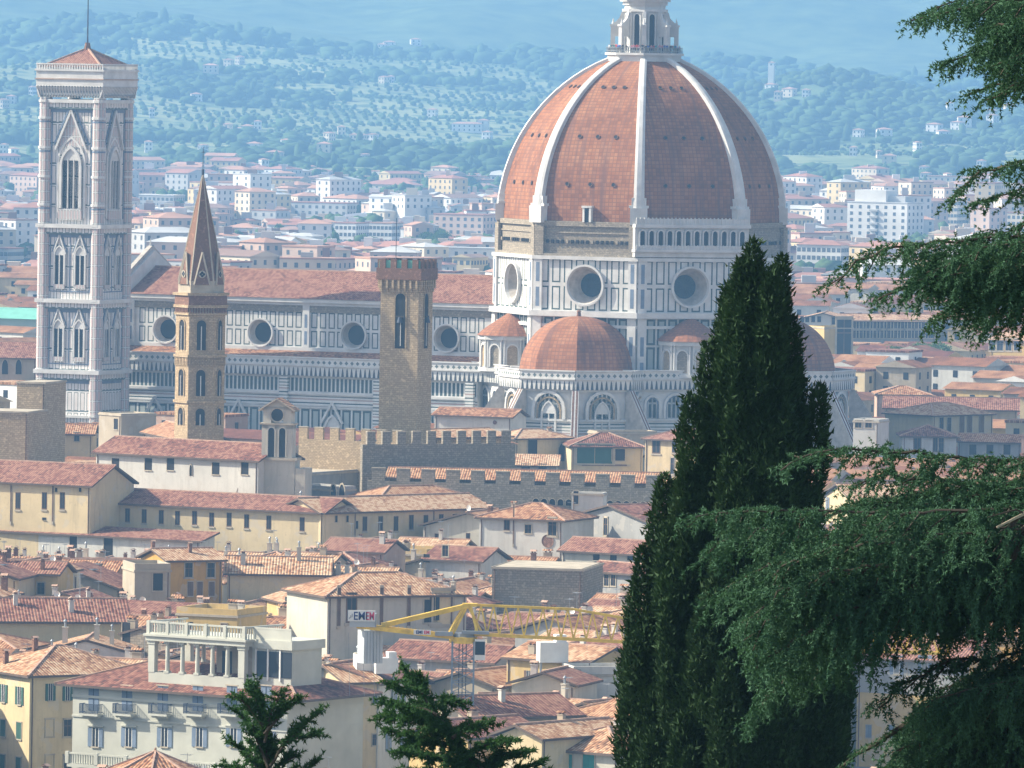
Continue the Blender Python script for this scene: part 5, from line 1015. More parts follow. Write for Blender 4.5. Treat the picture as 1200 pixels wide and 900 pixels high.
def crane():
    D=930.; p0=PD(543,745,D); X0=float(p0[0]); zc=float(p0[2]); T=tag(empty('tower_crane',(X0,D,0),0),'yellow tower crane with lattice jib and white sign on its counterweight arm','crane'); FOOT.append((X0,D,0,5,5))
    s=D/F; PX=lambda px,py:(float(PD(px,py,D)[0])-X0,float(PD(px,py,D)[2]))
    y=M['yellow_steel']; gsl=M['grey_steel']
    mb=MB(); hw=1.22; top=zc-.6
    for a in (-hw,hw):
        for b in (-hw,hw): mb.bar((a,b,0),(a,b,top),.10,gsl)
    z=1.0; k=0
    while z<top-1.5:
        for q,(a,b,c_,d_) in enumerate(((-hw,-hw,hw,-hw),(hw,-hw,hw,hw),(hw,hw,-hw,hw),(-hw,hw,-hw,-hw))):
            mb.bar((a,b,z),(c_,d_,z),.045,gsl)
            if k%2: a,b,c_,d_=c_,d_,a,b
            mb.bar((a,b,z),(c_,d_,z+1.3),.045,gsl)
        z+=1.3;k+=1
    for q in range(3): mb.bar((-.45+q*.4,.2,1),(-.45+q*.4,.2,top),.05,M['iron'])
    mb.build('mast',T)
    mb=MB(); mb.tube((0,0,top-.2),(0,0,top+.5),1.6,y,20); mb.tube((0,0,top+.5),(0,0,top+.9),1.35,M['lead'],20); mb.build('slewing_ring',T)
    def truss(mb,x0,x1,zb0,zb1,zt0,zt1,hw,n,r=.10):
        P=lambda t,s_:(x0+(x1-x0)*t,s_*hw,zb0+(zb1-zb0)*t); Q=lambda t:(x0+(x1-x0)*t,0,zt0+(zt1-zt0)*t)
        for s_ in (-1,1): mb.bar(P(0,s_),P(1,s_),r*1.5,y)
        mb.bar(Q(0),Q(1),r*1.4,y)
        for k in range(n):
            t0,t1,tm=k/n,(k+1)/n,(k+.5)/n
            for s_ in (-1,1): mb.bar(P(t0,s_),Q(tm),r*.8,y); mb.bar(Q(tm),P(t1,s_),r*.8,y)
            mb.bar(P(t0,-1),P(t0,1),r*.6,y); mb.bar(P(t0,-1),P(t1,1),r*.4,y)
    jx=[PX(556,743),PX(672,749),PX(746,753),PX(1112,766)]; tz=[PX(560,709),PX(671,714),PX(746,727),PX(1104,747)]
    mb=MB(); hb_=.6
    for (a,b),(ta,tb),n in zip(zip(jx,jx[1:]),zip(tz,tz[1:]),(8,5,28)): truss(mb,a[0],b[0],a[1],b[1],ta[1],tb[1],hb_,n)
    mb.build('jib',T)
    mb=MB(); ax,az=PX(548,709)
    for q in ((-1.6,-1.0),(1.6,-1.0),(-1.6,1.0),(1.6,1.0)): mb.bar((q[0],q[1],top+.9),(ax+.2*q[0],q[1]*.3,az),.14,y)
    x2,z2=PX(531,742); mb.bar((x2,-.8,z2),(ax,-.3,az),.12,y); mb.bar((x2,.8,z2),(ax,.3,az),.12,y)
    x2,z2=PX(565,742); mb.bar((x2,-.8,z2),(ax,-.3,az),.10,y); mb.bar((x2,.8,z2),(ax,.3,az),.10,y); mb.box(ax-.6,ax+1.1,-.5,.5,az-.15,az+.2,y); mb.build('apex_frame',T)
    c0,c1=PX(531,746),PX(418,733); mb=MB()
    for s_ in (-1,1): mb.bar((c0[0],s_*.9,c0[1]),(c1[0],s_*.9,c1[1]),.24,y); 
    for k in range(10): t=k/9; x=c0[0]+(c1[0]-c0[0])*t; zz=c0[1]+(c1[1]-c0[1])*t; mb.bar((x,-.9,zz),(x,.9,zz),.08,y)
    for k in range(24):
        t=k/23; x=c0[0]+(c1[0]-c0[0])*t; zz=c0[1]+(c1[1]-c0[1])*t; mb.bar((x,-.95,zz),(x,-.95,zz+.55),.025,y)
    t0,t1=PX(549,709.5),PX(447,733)
    for s_ in (-.5,.5): mb.bar((t0[0],s_*.6,t0[1]),(t1[0],s_,t1[1]),.26,y)
    mb.build('counter_jib',T)
    mb=MB(); a=PX(416,738);b=PX(439,777); mb.box(a[0],b[0],-1.3,1.3,b[1],a[1],M['concrete']); 
    R3=Matrix.Rotation(math.radians(-28),4,'Z'); cxm=(a[0]+b[0])/2
    hw2=(b[0]-a[0])/2*1.02
    mb=MB(); mb.box(-hw2,hw2,-.9,.9,b[1],a[1],M['concrete'])
    for k in range(1,6): mb.box(-hw2+k*hw2/3-.03,-hw2+k*hw2/3+.03,-.93,-.9,b[1]+.1,a[1]-.1,M['lead'])
    mb.v=[tuple(Matrix.Rotation(math.radians(25),3,'Z')@Vector(v)+Vector((cxm+.6,0,0))) for v in mb.v]; mb.build('counterweight',T)
    a=PX(408,714);b=PX(440,731); mb=MB(); mb.box(a[0],b[0],-1.45,-1.3,b[1]+.35,a[1],M['whitepaint']); mb.box(a[0]+.2,b[0]+.1,-1.3,-.6,b[1]-.3,b[1]+.35,M['concrete']); mb.box(b[0]-.02,b[0]+.1,-1.4,.7,b[1]-.3,a[1]-.4,M['lead']); sg=mb.build('sign',T)
    def text(s_,x,z,size,m,par,yy):
        cu=bpy.data.curves.new('lettering','FONT'); cu.body=s_; cu.size=size; cu.extrude=.01; cu.offset=.018; cu.materials.append(m)
        tmp=bpy.data.objects.new('lettering_curve',cu); COL.objects.link(tmp); me=bpy.data.meshes.new_from_object(tmp.evaluated_get(bpy.context.evaluated_depsgraph_get())); bpy.data.objects.remove(tmp); o=link('lettering',me,par); o.location=(x,yy,z); o.rotation_euler=(math.pi/2,0,0); return o
    sw=b[0]-a[0]; o=text('EMI',a[0]+sw*.20,b[1]+.52,1.3,M['signblue'],sg,-1.47); o.scale=(.82,1,1); o=text('EM',a[0]+sw*.64,b[1]+.52,1.3,M['signred'],sg,-1.47); o.scale=(.62,1,1)
    mb=MB(); 
    for k in range(3): mb.box(a[0]+.12+k*.16,a[0]+.22+k*.16,-1.47,-1.45,b[1]+.6+.1*k,b[1]+.8+.2*k,M['lead'])
    mb.build('emblem',sg)
    a=PX(485,737);b=PX(505,743); mb=MB(); mb.box(a[0],b[0],-1.22,-1.17,b[1],a[1],M['whitepaint']); s2=mb.build('small_sign',T); text('EMI',a[0]+.25,b[1]+.1,.5,M['signblue'],s2,-1.24); text('EM',a[0]+1.15,b[1]+.1,.5,M['signred'],s2,-1.24)
    a=PX(510,740); mb=MB(); mb.box(a[0],-1.2,-1.5,-1.0,zc+.05,zc+.5,M['lead']); mb.box(-.2,2.9,-1.6,-.9,zc+.3,zc+.65,M['lead']); mb.build('catwalk',T)
    mb=MB(); mb.box(1.3,2.5,-1.9,-.7,zc-2.6,zc-.3,M['whitepaint']); mb.box(1.35,2.45,-1.93,-1.9,zc-2.0,zc-.5,M['glass']); mb.build('cab',T)
    mb=MB()
    for px in (408,425,437): a=PX(px,777); b_=PX(px+2,815); mb.bar((a[0],-.9,a[1]+3.5),(b_[0],-.9,b_[1]),.02,M['lead'])
    mb.build('cable',T)
crane()
def tanks():
    for (px,py,z,s,lab) in ((432,782,17,1.0,'larger white water tank on a roof below the crane counterweight'),(452,783,17,.85,'smaller white water tank right of the larger one below the counterweight'),(648,770,18,1.1,'white box shaped air unit on a roof below the crane jib')):
        p=Pz(px,py,z); T=tag(empty('water_tank',(p[0],p[1],p[2]-.6),.3),lab,'tank','white tanks on roofs' if s<1.1 else None); mb=MB(); w=1.7*s
        mb.box(-w,w*.9,-.8,.8,0,2.2*s,M['whitepaint']); mb.box(w*.1,w*.8,-.6,.6,2.2*s,3.0*s,M['whitepaint']); mb.build('shell',T); mb=MB()
        for a in (-w*.8,w*.7): mb.bar((a,0,-4),(a,0,.0),.12,M['lead'])
        mb.build('support',T)
tanks()
# ---------------- far city, hills, filling ----------------
AUTO=[]
LM=[('marble bell tower',100,300),('slender stone spire',234,400),('brown watch tower',475,410),('cathedral nave',330,380),('great dome',752,160),('cypress',860,600),('yellow crane',543,760),('loggia villa',235,790),
('bell gable',326,520),('long convent range',230,600),('yellow house',230,675),('stone tower house',630,688),('round red window',642,636),('hipped villa',465,710),('white high rise',1038,260),('cream palazzo',1130,495),('dark glazed office',1045,380),('grey battlements',515,535),
('lower battlements',620,570),('church nave',210,545),('teal shuttered house',667,885),('white pyramid roof house',1090,520),('last tribune dome',960,420),('broad red roof',75,715),('white gable wall',100,750),('long dark red roof',1110,475),('cedar branch tip',985,325)]
def far_mats():
    for n,c in (('far_red',(.34,.17,.13)),('far_orange',(.42,.24,.17)),('far_brown',(.26,.17,.14)),('far_white',(.72,.70,.66)),('far_cream',(.64,.55,.42)),('far_pink',(.56,.42,.34)),('far_greyw',(.46,.46,.45)),('far_yellow',(.60,.48,.28)),('far_win',(.10,.115,.135))): M[n]=plain(n+'_paint',c,.9,.25,.05)
far_mats()
def hit(px,py,D0=5000,D1=14000,st=12):
    d=ray(px,py); D=D0
    while D<D1:
        p=O_+d*D/d[1]
        if p[2]<=zt(float(p[0]),D): return (float(p[0]),D,zt(float(p[0]),D))
        D+=st
    return None
def blockmesh(mb,w,d,h,wall,roof,kind,rows,cols,fn,mw=None,pitch=.28,winm='far_win'):
    """append a block to mb, fn maps local to final coordinates"""
    n0=len(mb.v); x,y=w/2,d/2; mb.box(-x,x,-y,y,0,h,M[wall],bot=False)
    if kind=='flat': mb.box(-x-.2,x+.2,-y-.2,y+.2,h,h+.5,M[roof]); 
    else:
        X,Y=x+.5,y+.5; r=min(X,Y)*pitch; k=(X-Y) if X>Y else 0; k2=(Y-X) if Y>X else 0
        if kind=='gable' : k=X if X>Y else 0; k2=Y if Y>=X else 0
        a,b=(-k,-k2,h+r),(k,k2,h+r)
        if X>Y: mb.poly([(-X,-Y,h),(X,-Y,h),b,a],M[roof]); mb.poly([(X,Y,h),(-X,Y,h),a,b],M[roof]); mb.poly([(X,-Y,h),(X,Y,h),b],M[roof] if kind!='gable' else M[wall]); mb.poly([(-X,Y,h),(-X,-Y,h),a],M[roof] if kind!='gable' else M[wall])
        else: mb.poly([(X,-Y,h),(X,Y,h),b,a],M[roof]); mb.poly([(-X,Y,h),(-X,-Y,h),a,b],M[roof]); mb.poly([(-X,-Y,h),(X,-Y,h),a],M[roof] if kind!='gable' else M[wall]); mb.poly([(X,Y,h),(-X,Y,h),b],M[roof] if kind!='gable' else M[wall])
    wm=M[winm]
    for (na,ox,oy,L) in ((-math.pi/2,0,-y,w),(0,x,0,d),(math.pi,-x,0,d)):
        fr=Fr(ox,oy,na); c=cols if L==w else max(1,int(cols*d/w))
        for i in range(rows):
            z=h-1.9-i*3.2
            if z<1: break
            for j in range(c):
                u=(j+.5-c/2)*L/c; mb.poly([fr.p(u-.6,z-.8,.05),fr.p(u+.6,z-.8,.05),fr.p(u+.6,z+.8,.05),fr.p(u-.6,z+.8,.05)],wm)
    for q in range(n0,len(mb.v)): mb.v[q]=fn(mb.v[q])
def rotfn(cx,cy,cz,rz):
    c,s=math.cos(rz),math.sin(rz); return lambda v:(cx+v[0]*c-v[1]*s,cy+v[0]*s+v[1]*c,cz+v[2])
FARC=[(475,525,285,3600)]
def far_block(px0,px1,ytop,D,h,d,wall,roof,kind,rows,cols,label,name='apartment_block',cat='apartment block',rz=None,z0=None,extra=None,rise=None):
    p=PD((px0+px1)/2,ytop,D); w=(px1-px0)/F*D; zt_=float(p[2]); 
    rz=-.42 if rz is None else rz; 
    if kind!='flat': zt_-=min(w,d)/2*.28
    base=zt_-h; T=tag(empty(name,(p[0],D+d/2,max(base,-0.5)),rz),label,cat); hh=zt_-max(base,-.5)
    ww=(w-d*abs(math.sin(rz)))/math.cos(rz) if w>d*abs(math.sin(rz))*1.6 else w*.8
    mb=MB(); n=MB(); blockmesh(mb,ww,d,hh,wall,roof,kind,0,0,lambda v:v)
    # split off the roof
    mb.build('wall_and_roof',T)
    for (na,ox,oy,L) in ((-math.pi/2,0,-d/2,ww),(0,ww/2,0,d),(math.pi,-ww/2,0,d)):
        c=cols if L==ww else max(1,int(round(cols*d/ww))); fr=Fr(ox,oy,na)
        for i in range(rows):
            z=hh-2.0-i*3.1
            if z<1: break
            for j in range(c):
                if na!=-math.pi/2 and (na>1)!=(rz>0): pass
                u=(j+.5-c/2)*L/c; o=link('window',FWM,T); q=fr.p(u,z,.06); o.location=q; o.rotation_euler=(0,0,na+math.pi/2); o.scale=(1.5,1,1.6)
    if extra: extra(T,ww,d,hh)
    REG.append((T,(px0+px1)/2,ytop)); FOOT.append((float(p[0]),D+d/2,rz,ww,d)); FARC.append((px0,px1,ytop+hh*F/D*.8,D))
_m=MB(); fbox(_m,Fr(0,0,-math.pi/2),-.5,.5,-.5,.5,-.1,0,M['far_win']); FWM=_m.mesh('window')
def tower_extra(T,w,d,h):
    mb=MB(); mb.box(-w*.42,w*.1,-d*.35,d*.35,h,h+6,M['far_white']); mb.box(-w*.1,w*.38,-d*.2,d*.3,h,h+3.2,M['far_greyw']); mb.build('penthouse',T)
    mb=MB()
    for i in range(9): z=h-2.9-i*3.1; mb.box(-w/2-1.4,-w/2-.01,-d*.2,d*.25,z-1.1,z-.1,M['far_white']); mb.box(-w*.12,w*.02,-d/2-1.1,-d/2-.01,z-1.1,z-.2,M['far_greyw'])
    mb.build('balcony',T)
    mb=MB(); 
    for x in (-w*.3,0,w*.2): mb.bar((x,0,h+3),(x,0,h+9),.12,M['lead'])
    mb.build('antenna',T)
far_block(994,1084,238,3900,29,18,'far_white','far_greyw','flat',8,7,'tall white apartment high rise with stacked balconies and rooftop penthouse','apartment_tower','apartment tower',rz=-.5,extra=tower_extra)
far_block(508,582,252,3950,20,16,'far_pink','far_red','flat',4,7,'peach coloured stepped block with window bands behind the watch tower')
far_block(422,497,212,5050,16,16,'far_cream','far_red','hip',3,8,'large cream institute with red hipped roof at the foot of the hills','institute','building')
far_block(548,590,215,5150,12,14,'far_white','far_brown','hip',2,6,'white building with brown roof just left of the great dome')
far_block(392,432,262,3800,14,14,'far_white','far_red','flat',3,5,'plain white block left of the membrane roofed hall')
far_block(432,472,262,3820,14,12,'far_white','far_orange','flat',3,6,'white apartment house with rows of dark windows above the nave')
far_block(157,216,229,4600,14,14,'far_greyw','far_white','flat',3,9,'bluish office slab with roof sheds right of the marble bell tower')
far_block(-10,26,292,3300,14,14,'far_greyw','far_red','flat',3,4,'grey apartment block at the left edge behind the marble bell tower')
far_block(24,48,287,3350,14,12,'far_cream','far_brown','gable',4,3,'cream apartment block squeezed against the marble bell tower left side')
far_block(8,50,231,4700,12,12,'far_white','far_red','hip',3,5,'white house row at far left edge under the hills')
far_block(530,572,296,3150,16,16,'far_yellow','far_brown','gable',1,3,'tan barn like block with steep roof just left of the drum')
far_block(934,1000,282,3250,16,12,'far_white','far_red','hip',4,9,'white terrace building with brown roof below the white high rise')
far_block(1106,1135,234,4200,26,14,'far_cream','far_brown','flat',6,4,'beige tower block right of the white high rise')
far_block(1180,1215,250,4100,20,14,'far_cream','far_red','flat',5,4,'cream block behind the cedar at the right edge')
far_block(335,420,238,4300,12,14,'far_greyw','far_red','flat',2,9,'long grey block with red roofs in the far plain')
far_block(262,312,262,3900,14,14,'far_cream','far_orange','hip',3,5,'cream house with orange roof above the slender spire')
def hall(px0,px1,y,D,label):
    p=PD((px0+px1)/2,y,D); w=(px1-px0)/F*D; T=tag(empty('sports_hall',(p[0],D+12,0),-.2),label,'hall'); h=float(p[2])-3; mb=MB(); mb.box(-w/2,w/2,-12,12,0,h,M['far_cream']); mb.build('wall',T); mb=MB(); n=12
    for i in range(n):
        a,b=-w/2-1+(w+2)*i/n,-w/2-1+(w+2)*(i+1)/n; za,zb=[h+3.2*math.sin(math.pi*k/n)**.7 for k in (i,i+1)]
        mb.poly([(a,-13,za),(b,-13,zb),(b,13,zb),(a,13,za)],M['leadroof']); mb.poly([(a,-13,h-.3),(b,-13,h-.3),(b,-13,zb),(a,-13,za)],M['leadroof'])
    mb.build('roof',T); REG.append((T,(px0+px1)/2,y))
FARC+=[(400,528,262,4140)]
hall(470,528,243,4200,'hall with a bulging white membrane roof in the far city'); hall(398,472,250,4150,'longer hall with low white roof beside the membrane roofed hall')
def market():
    p=PD(20,362,2050); T=tag(empty('market_hall',(p[0],2060,0),-.42),'market hall with pale teal metal roof at the left edge','hall'); h=float(p[2])
    mb=MB(); mb.box(-22,16,-12,12,0,h-7,M['grey']); mb.box(-20,14,-7,7,h-7,h-2.5,M['fargrey']); mb.build('wall',T); mb=MB()
    for (a,b,y,z0,z1) in ((-23,17,13,h-7,h-4),(-21,15,8,h-2.5,h)):
        mb.quadm((a,-y,z0),(b,-y,z0),(b,0,z1),(a,0,z1),M['copper']); mb.quadm((b,y,z0),(a,y,z0),(a,0,z1),(b,0,z1),M['copper'])
    mb.build('roof',T); REG.append((T,20,362)); FOOT.append((p[0],2060,0,60,40))
market()
# footprints of the big landmarks
cw=DC+np.array([-.91*62,.415*62,0]); FOOT.append((cw[0],cw[1],-A45,112,52)); FOOT.append((DC[0],DC[1],-A45,92,92))
for px,D,s in ((99,1670,20),(234,1352,12),(476,1347,12)): p=PD(px,400,D); FOOT.append((p[0],p[1],0,s,s))
CLEAR+=[(40,160,490,1650),(150,560,497,1600),(550,770,503,1590),(770,1000,520,1590),(205,265,508,1350),(440,512,505,1347)]
def free(cx,cy,r,mar=1.0):
    for (fx,fy,rz,w,d) in FOOT:
        dx,dy=cx-fx,cy-fy; c,s=math.cos(-rz),math.sin(-rz); x=abs(dx*c-dy*s)-w/2; y=abs(dx*s+dy*c)-d/2
        if math.hypot(max(x,0),max(y,0))<r*mar and (x<r*mar and y<r*mar): return False
    return True
def hidden(px,yt,D):
    if 815<px<925 and 350<yt: return True
    if 160<px<915 and 1680<D<2600: return True
    if px>1015 and 575<yt<690: return True
    if px>1120 and yt>790: return True
    return False
rf=random.Random(21); cand=[]
def grid(D0,D1,step,xs):
    D=D0
    while D<D1:
        hw=.0665*D+20; x0_=-hw*1.35; x=x0_+rf.uniform(0,10)
        while x<hw*1.35:
            ang=-.42+.25*math.sin(D/170.)+.2*math.sin(x/60.+D/300.)+rf.uniform(-.08,.08)
            if rf.random()<.15: ang+=math.pi/2
            w,d=(rf.uniform(8,15),rf.uniform(7.5,11)) if D<1300 else (rf.uniform(9,17),rf.uniform(8,12))
            cand.append((D+rf.uniform(-2,2),x+w/2,ang,w,d)); x+=w+rf.uniform(-.5,1.6)
        D+=step*rf.uniform(.85,1.15)
grid(905,1300,11.2,0); grid(1300,1640,13,0); grid(1655,2650,24,0)
placed=[]; FF=[]
kept=[]; far_out=[]
for (D,x,ang,w,d) in cand:
    h=rf.uniform(13,18.5) if D<1640 else rf.uniform(10,21); kind=rf.choice(['gx','gx','gy','hip','hip','gx','flat' if rf.random()<.5 else 'shed']); pit=rf.uniform(.27,.36); rise={'gx':(d/2+.7)*pit,'hip':(min(w,d)/2+.7)*pit,'gy':(w/2+.7)*pit,'shed':(d+1.2)*pit,'flat':.9}[kind]+.9; px,yt=proj((x,D,h+2))
    if yt>935: continue
    out=px<-40 or px>1240
    if not out and hidden(px,yt,D): continue
    r=min(w,d)/2
    if not free(x,D,r,.95): continue
    half=w/2/D*F
    ok=True
    for (a,b,cl,zd) in CLEAR:
        if D-d/2<zd and px+half>a and px-half<b:
            zmax=90-(cl+2-(66+(px-600)*.0166))*(D)/F
            if h+rise>zmax: h=zmax-rise
    if h<6: continue
    # avoid one another
    for (fx,fy,fr_) in FF:
        if math.hypot(fx-x,(fy-D))<(fr_+r)*.82: ok=False; break
    if not ok: continue
    FF.append((x,D,r)); (far_out if out else kept).append((D,x,ang,w,d,h,px,yt,kind,pit))
kept.sort(); NH=min(232,len(kept)); kept+=[q for q in far_out]
print('fill houses',len(kept))
ADJ=dict(whitepaint='bright white',cream='cream',yellow='yellow',white='white',grey='grey',ochre='ochre',pale='pale',beige='beige',pink='pinkish')
RN=dict(roof='terracotta',roof_red='dark red',roof_pale='pale tiled')
rest=MB()
for k,(D,x,ang,w,d,h,px,yt,kind,pit) in enumerate(kept):
    wall=rf.choice(['cream','cream','white','white','pale','beige','yellow','grey','pink'] if D<1640 else ['white','white','cream','whitepaint','pale','yellow','cream','beige']); roof=rf.choice(['roof','roof_pale','roof','roof_red','roof_pale'])
    if k<NH:
        st=rf.choice(['open_green','open_brown','shut_brown','plain','bare','shut_green','open_blue','plain']); n=max(1,int(w/4.2)); n=min(n,3 if D<1300 else 2); ww,hh=rf.uniform(.8,1.1),rf.uniform(1.5,2.1)
        xs=[(i+.5-n/2)*w/n+rf.uniform(-.35,.35) for i in range(n)]; alt=rf.choice(['plain','hole','bare',st]); rows=[(h-2.0-rf.choice([0,0,.3]),[x_],ww*rf.choice([1,1,.7]),hh*rf.choice([1,1,.7]),st if rf.random()<.75 else alt) for x_ in xs if rf.random()<.88]+([(h-5.2,[x_],ww,hh,st if rf.random()<.8 else alt) for x_ in xs if rf.random()<.9] if D<1230 else [])
        sd=-1 if ang<.25 else 1; sg=[(-1,h-2.1,[-d*.22,d*.22],ww,hh,st)] if rf.random()<.6 else []
        nc=rf.choice([1,2,2,3,3,4]) if D<1350 else rf.choice([0,0,1,1,2])
        T,H=house(x,D,ang,w,d,h,kind,pit,wall,roof,rf.uniform(.4,.8),None,'house',rows=rows,side=sg,chim=nc,rr=rf,parapet=.8 if kind=='flat' else 0)
        rk={'gx':'gabled','gy':'gable ended','hip':'hipped','flat':'flat roof terrace','shed':'pent'}[kind]
        AUTO.append((T,f"{ADJ[wall]} {'house' if kind!='flat' else 'house with flat terrace'}"+(f" with {RN[roof]} {rk} roof" if kind!='flat' else ''),px,yt))
    else:
        blockmesh(rest,w,d,h,wall,roof,'gable' if kind!='flat' else 'flat',2,max(2,int(w/4)),rotfn(x,D,0,ang),winm='glass')
if rest.v: o=rest.build('distant_houses'); tag(o,'closely packed old town houses beyond the nearer roofs',None,kind='stuff')
# far plain
fc=MB(); rf2=random.Random(5); D=2660; nfar=0
ctree=[]
while D<5350:
    hw=.066*D+60; hw*=1.2; x=-hw
    while x<hw:
        big=rf2.random()<.28; w=rf2.uniform(14,28) if big else rf2.uniform(7,13); d=rf2.uniform(10,15); h=(rf2.uniform(14,24) if big else rf2.uniform(7,15))*rf2.choice([.8,1,1,1.15])
        if D>4700: h*=.7
        u=x+w/2; 
        pxu=600+F*u/D; hpw=w/2/D*F
        for (a,b,cl,zd) in FARC:
            if D<zd and pxu+hpw>a and pxu-hpw<b: h=min(h,90-(cl-(66+(pxu-600)*.0166))*D/F-w*.12)
        if h<4: x+=w+2; continue
        if rf2.random()<(.86 if D<4600 else .5) and free(u,D,w*.4):
            blockmesh(fc,w,d,h,rf2.choice(['far_white','far_cream','far_pink','far_cream','far_white','far_yellow','far_cream','far_greyw','far_pink']),rf2.choice(['far_red','far_orange','far_red','far_brown','far_greyw','far_orange']),rf2.choice(['hip','gable','flat','hip']),rf2.choice([2,3,5]),max(2,int(w/3.6)),rotfn(u,D,zt(u,D)-1 if D>4990 else 0,rf2.uniform(-.9,.1) if rf2.random()<.6 else rf2.uniform(.2,1.3)))
            if rf2.random()<.5: s_=rf2.uniform(2,6); fc.box(u-s_/2,u+s_/2,D-2,D+2,h,h+rf2.uniform(2,4.5),M[rf2.choice(['far_white','far_greyw','far_cream','far_brown'])]); nfar+=1
        elif rf2.random()<.8:
            for q in range(4): ctree.append((u+rf2.uniform(-8,8),D+rf2.uniform(-8,8),rf2.uniform(3,6)))
        x+=w*rf2.uniform(.8,1.1)+rf2.uniform(0,7)
    D+=rf2.uniform(19,30)
o=fc.build('distant_city_blocks'); tag(o,'far city plain of apartment blocks and red roofed houses',None,kind='stuff')
print('far blocks',nfar)
# foliage blobs
def ico():
    t=(1+5**.5)/2; v=np.array([(-1,t,0),(1,t,0),(-1,-t,0),(1,-t,0),(0,-1,t),(0,1,t),(0,-1,-t),(0,1,-t),(t,0,-1),(t,0,1),(-t,0,-1),(-t,0,1)],float); v/=np.linalg.norm(v[0])
    f=[(0,11,5),(0,5,1),(0,1,7),(0,7,10),(0,10,11),(1,5,9),(5,11,4),(11,10,2),(10,7,6),(7,1,8),(3,9,4),(3,4,2),(3,2,6),(3,6,8),(3,8,9),(4,9,5),(2,4,11),(6,2,10),(8,6,7),(9,8,1)]
    return v,np.array(f)
IV,IF=ico()
def rawmesh(name,V,Fc,mat,n=3):
    me=bpy.data.meshes.new(name); V=np.asarray(V,'f'); Fc=np.asarray(Fc,'i')
    me.vertices.add(len(V)); me.vertices.foreach_set('co',V.ravel()); me.loops.add(Fc.size); me.loops.foreach_set('vertex_index',Fc.ravel()); me.polygons.add(len(Fc)); me.polygons.foreach_set('loop_start',np.arange(0,Fc.size,n,dtype='i')); me.materials.append(mat); me.update(calc_edges=True); return me
def blobs(name,items,mat):
    V=[];Fs=[];n=0
    for (x,y,z,r,hz) in items:
        j=IV*(1+rng.uniform(-.28,.28,(12,1))); V.append(j*[r,r,hz]+[x,y,z+hz*.8]); Fs.append(IF+n); n+=12
    return rawmesh(name,np.concatenate(V),np.concatenate(Fs),mat)
it=[]
for (x,y,r) in ctree:
    z=zt(x,y)
    for q in range(3): it.append((x+rng.uniform(-2,2),y+rng.uniform(-2,2),z+rng.uniform(2,6),r*rng.uniform(.5,.8),r*rng.uniform(.5,.8)))
o=link('city_trees',blobs('city_trees',it,M['citytree'])); tag(o,'green trees scattered between the far city blocks',None,kind='stuff')
HV=[(448,58,10),(456,56,14),(487,50,12),(450,95,8),(458,94,9),(507,136,10),(548,152,36),(571,161,10),(386,162,8),(400,155,9),(335,173,12),(380,176,16),(415,167,9),(425,165,7),(437,165,8),(322,185,18),(309,198,9),(428,188,5),(365,206,8),(302,150,9),
(247,83,18),(268,76,9),(281,73,6),(230,116,13),(13,118,11),(4,124,7),(255,158,22),(281,158,16),(290,153,14),(238,178,6),(298,175,16),(174,176,9),(228,207,16),(274,222,7),(38,112,5),(178,135,6),(5,178,8),(16,182,10),
(904,97,5),(904,105,12),(925,111,14),(945,112,8),(912,116,8),(1006,158,10),(1036,160,16),(1095,152,16),(1105,160,14),(1122,150,12),(1130,147,16),(1113,128,8),(1162,135,10),(1163,142,10),(1182,130,10),(1042,190,16),(1085,211,10),(1083,205,8),(1110,213,6),(985,223,10),(955,224,14),(1030,183,6),(1000,180,8),(1075,175,7),(1150,196,8)]
hvf=[]
for i,(px,py,s) in enumerate(HV):
    h_=hit(px,py+3)
    if not h_: continue
    x,D,z=h_; m=s/F*D; hh=rf2.uniform(6,9); mb=MB(); wall=rf2.choice(['far_white','far_cream','far_white']); 
    if (px,py)==(904,97): blockmesh(mb,5,5,20,'far_white','far_orange','hip',1,1,rotfn(0,0,0,0))
    else:
        blockmesh(mb,m,9,hh,wall,'far_orange','hip',2,max(2,int(m/4)),rotfn(0,0,0,0))
        if m>14: blockmesh(mb,m*.35,8,hh+3,wall,'far_orange','hip',1,1,rotfn(m*.5,3,0,0))
    o=mb.build('hillside_villa',None,(x,D,z-.8),rf2.uniform(-.6,.3)); o['category']='villa'
    AUTO.append((o,('long ' if m>20 else 'small ' if m<9 else '')+('white' if wall!='far_cream' else 'cream')+' villa on the hazy hillside',px,py)); hvf.append((x,D,m))
# woods
it=[]; n=0
rw=np.random.default_rng(11)
while n<15000:
    D=5000+4900*rw.random()**1.1; x=(rw.random()*2-1)*(.066*D+60); 
    mk=fbm(x/210.,D/330.,0,3)
    wv=woodf(x,D); dens=.02+.9*wv
    if D>8150: dens=0
    if rw.random()>dens: 
        n+=.2; continue
    if any(abs(x-a)<b_+4 and -60<D-d_<8 for a,d_,b_ in hvf): continue
    r=rw.uniform(3.5,8.5)*(.5 if wv<.3 else 1)*(1+.4*(D>7500)); hz=r*rw.uniform(.5,.8); 
    if rw.random()<.04: hz=r*1.1; r*=.4
    it.append((x,D,zt(x,D)-1,r,hz)); n+=1
D=6000
while D<8150:   # olive groves planted in loose rows
    x=-(.066*D+40)
    while x<.066*D+40:
        if woodf(x,D)<.35 and rw.random()<.62 and not any(abs(x-a)<b_+3 and -40<D-d_<8 for a,d_,b_ in hvf): r=rw.uniform(1.5,2.9); it.append((x+rw.uniform(-1.5,1.5),D+rw.uniform(-2,2),zt(x,D)-.4,r,r*.8))
        x+=8.5
    D+=17
o=link('hill_woods',blobs('hill_woods',it,M['wood'])); tag(o,'woods and tree rows covering the hazy hills',None,kind='stuff')
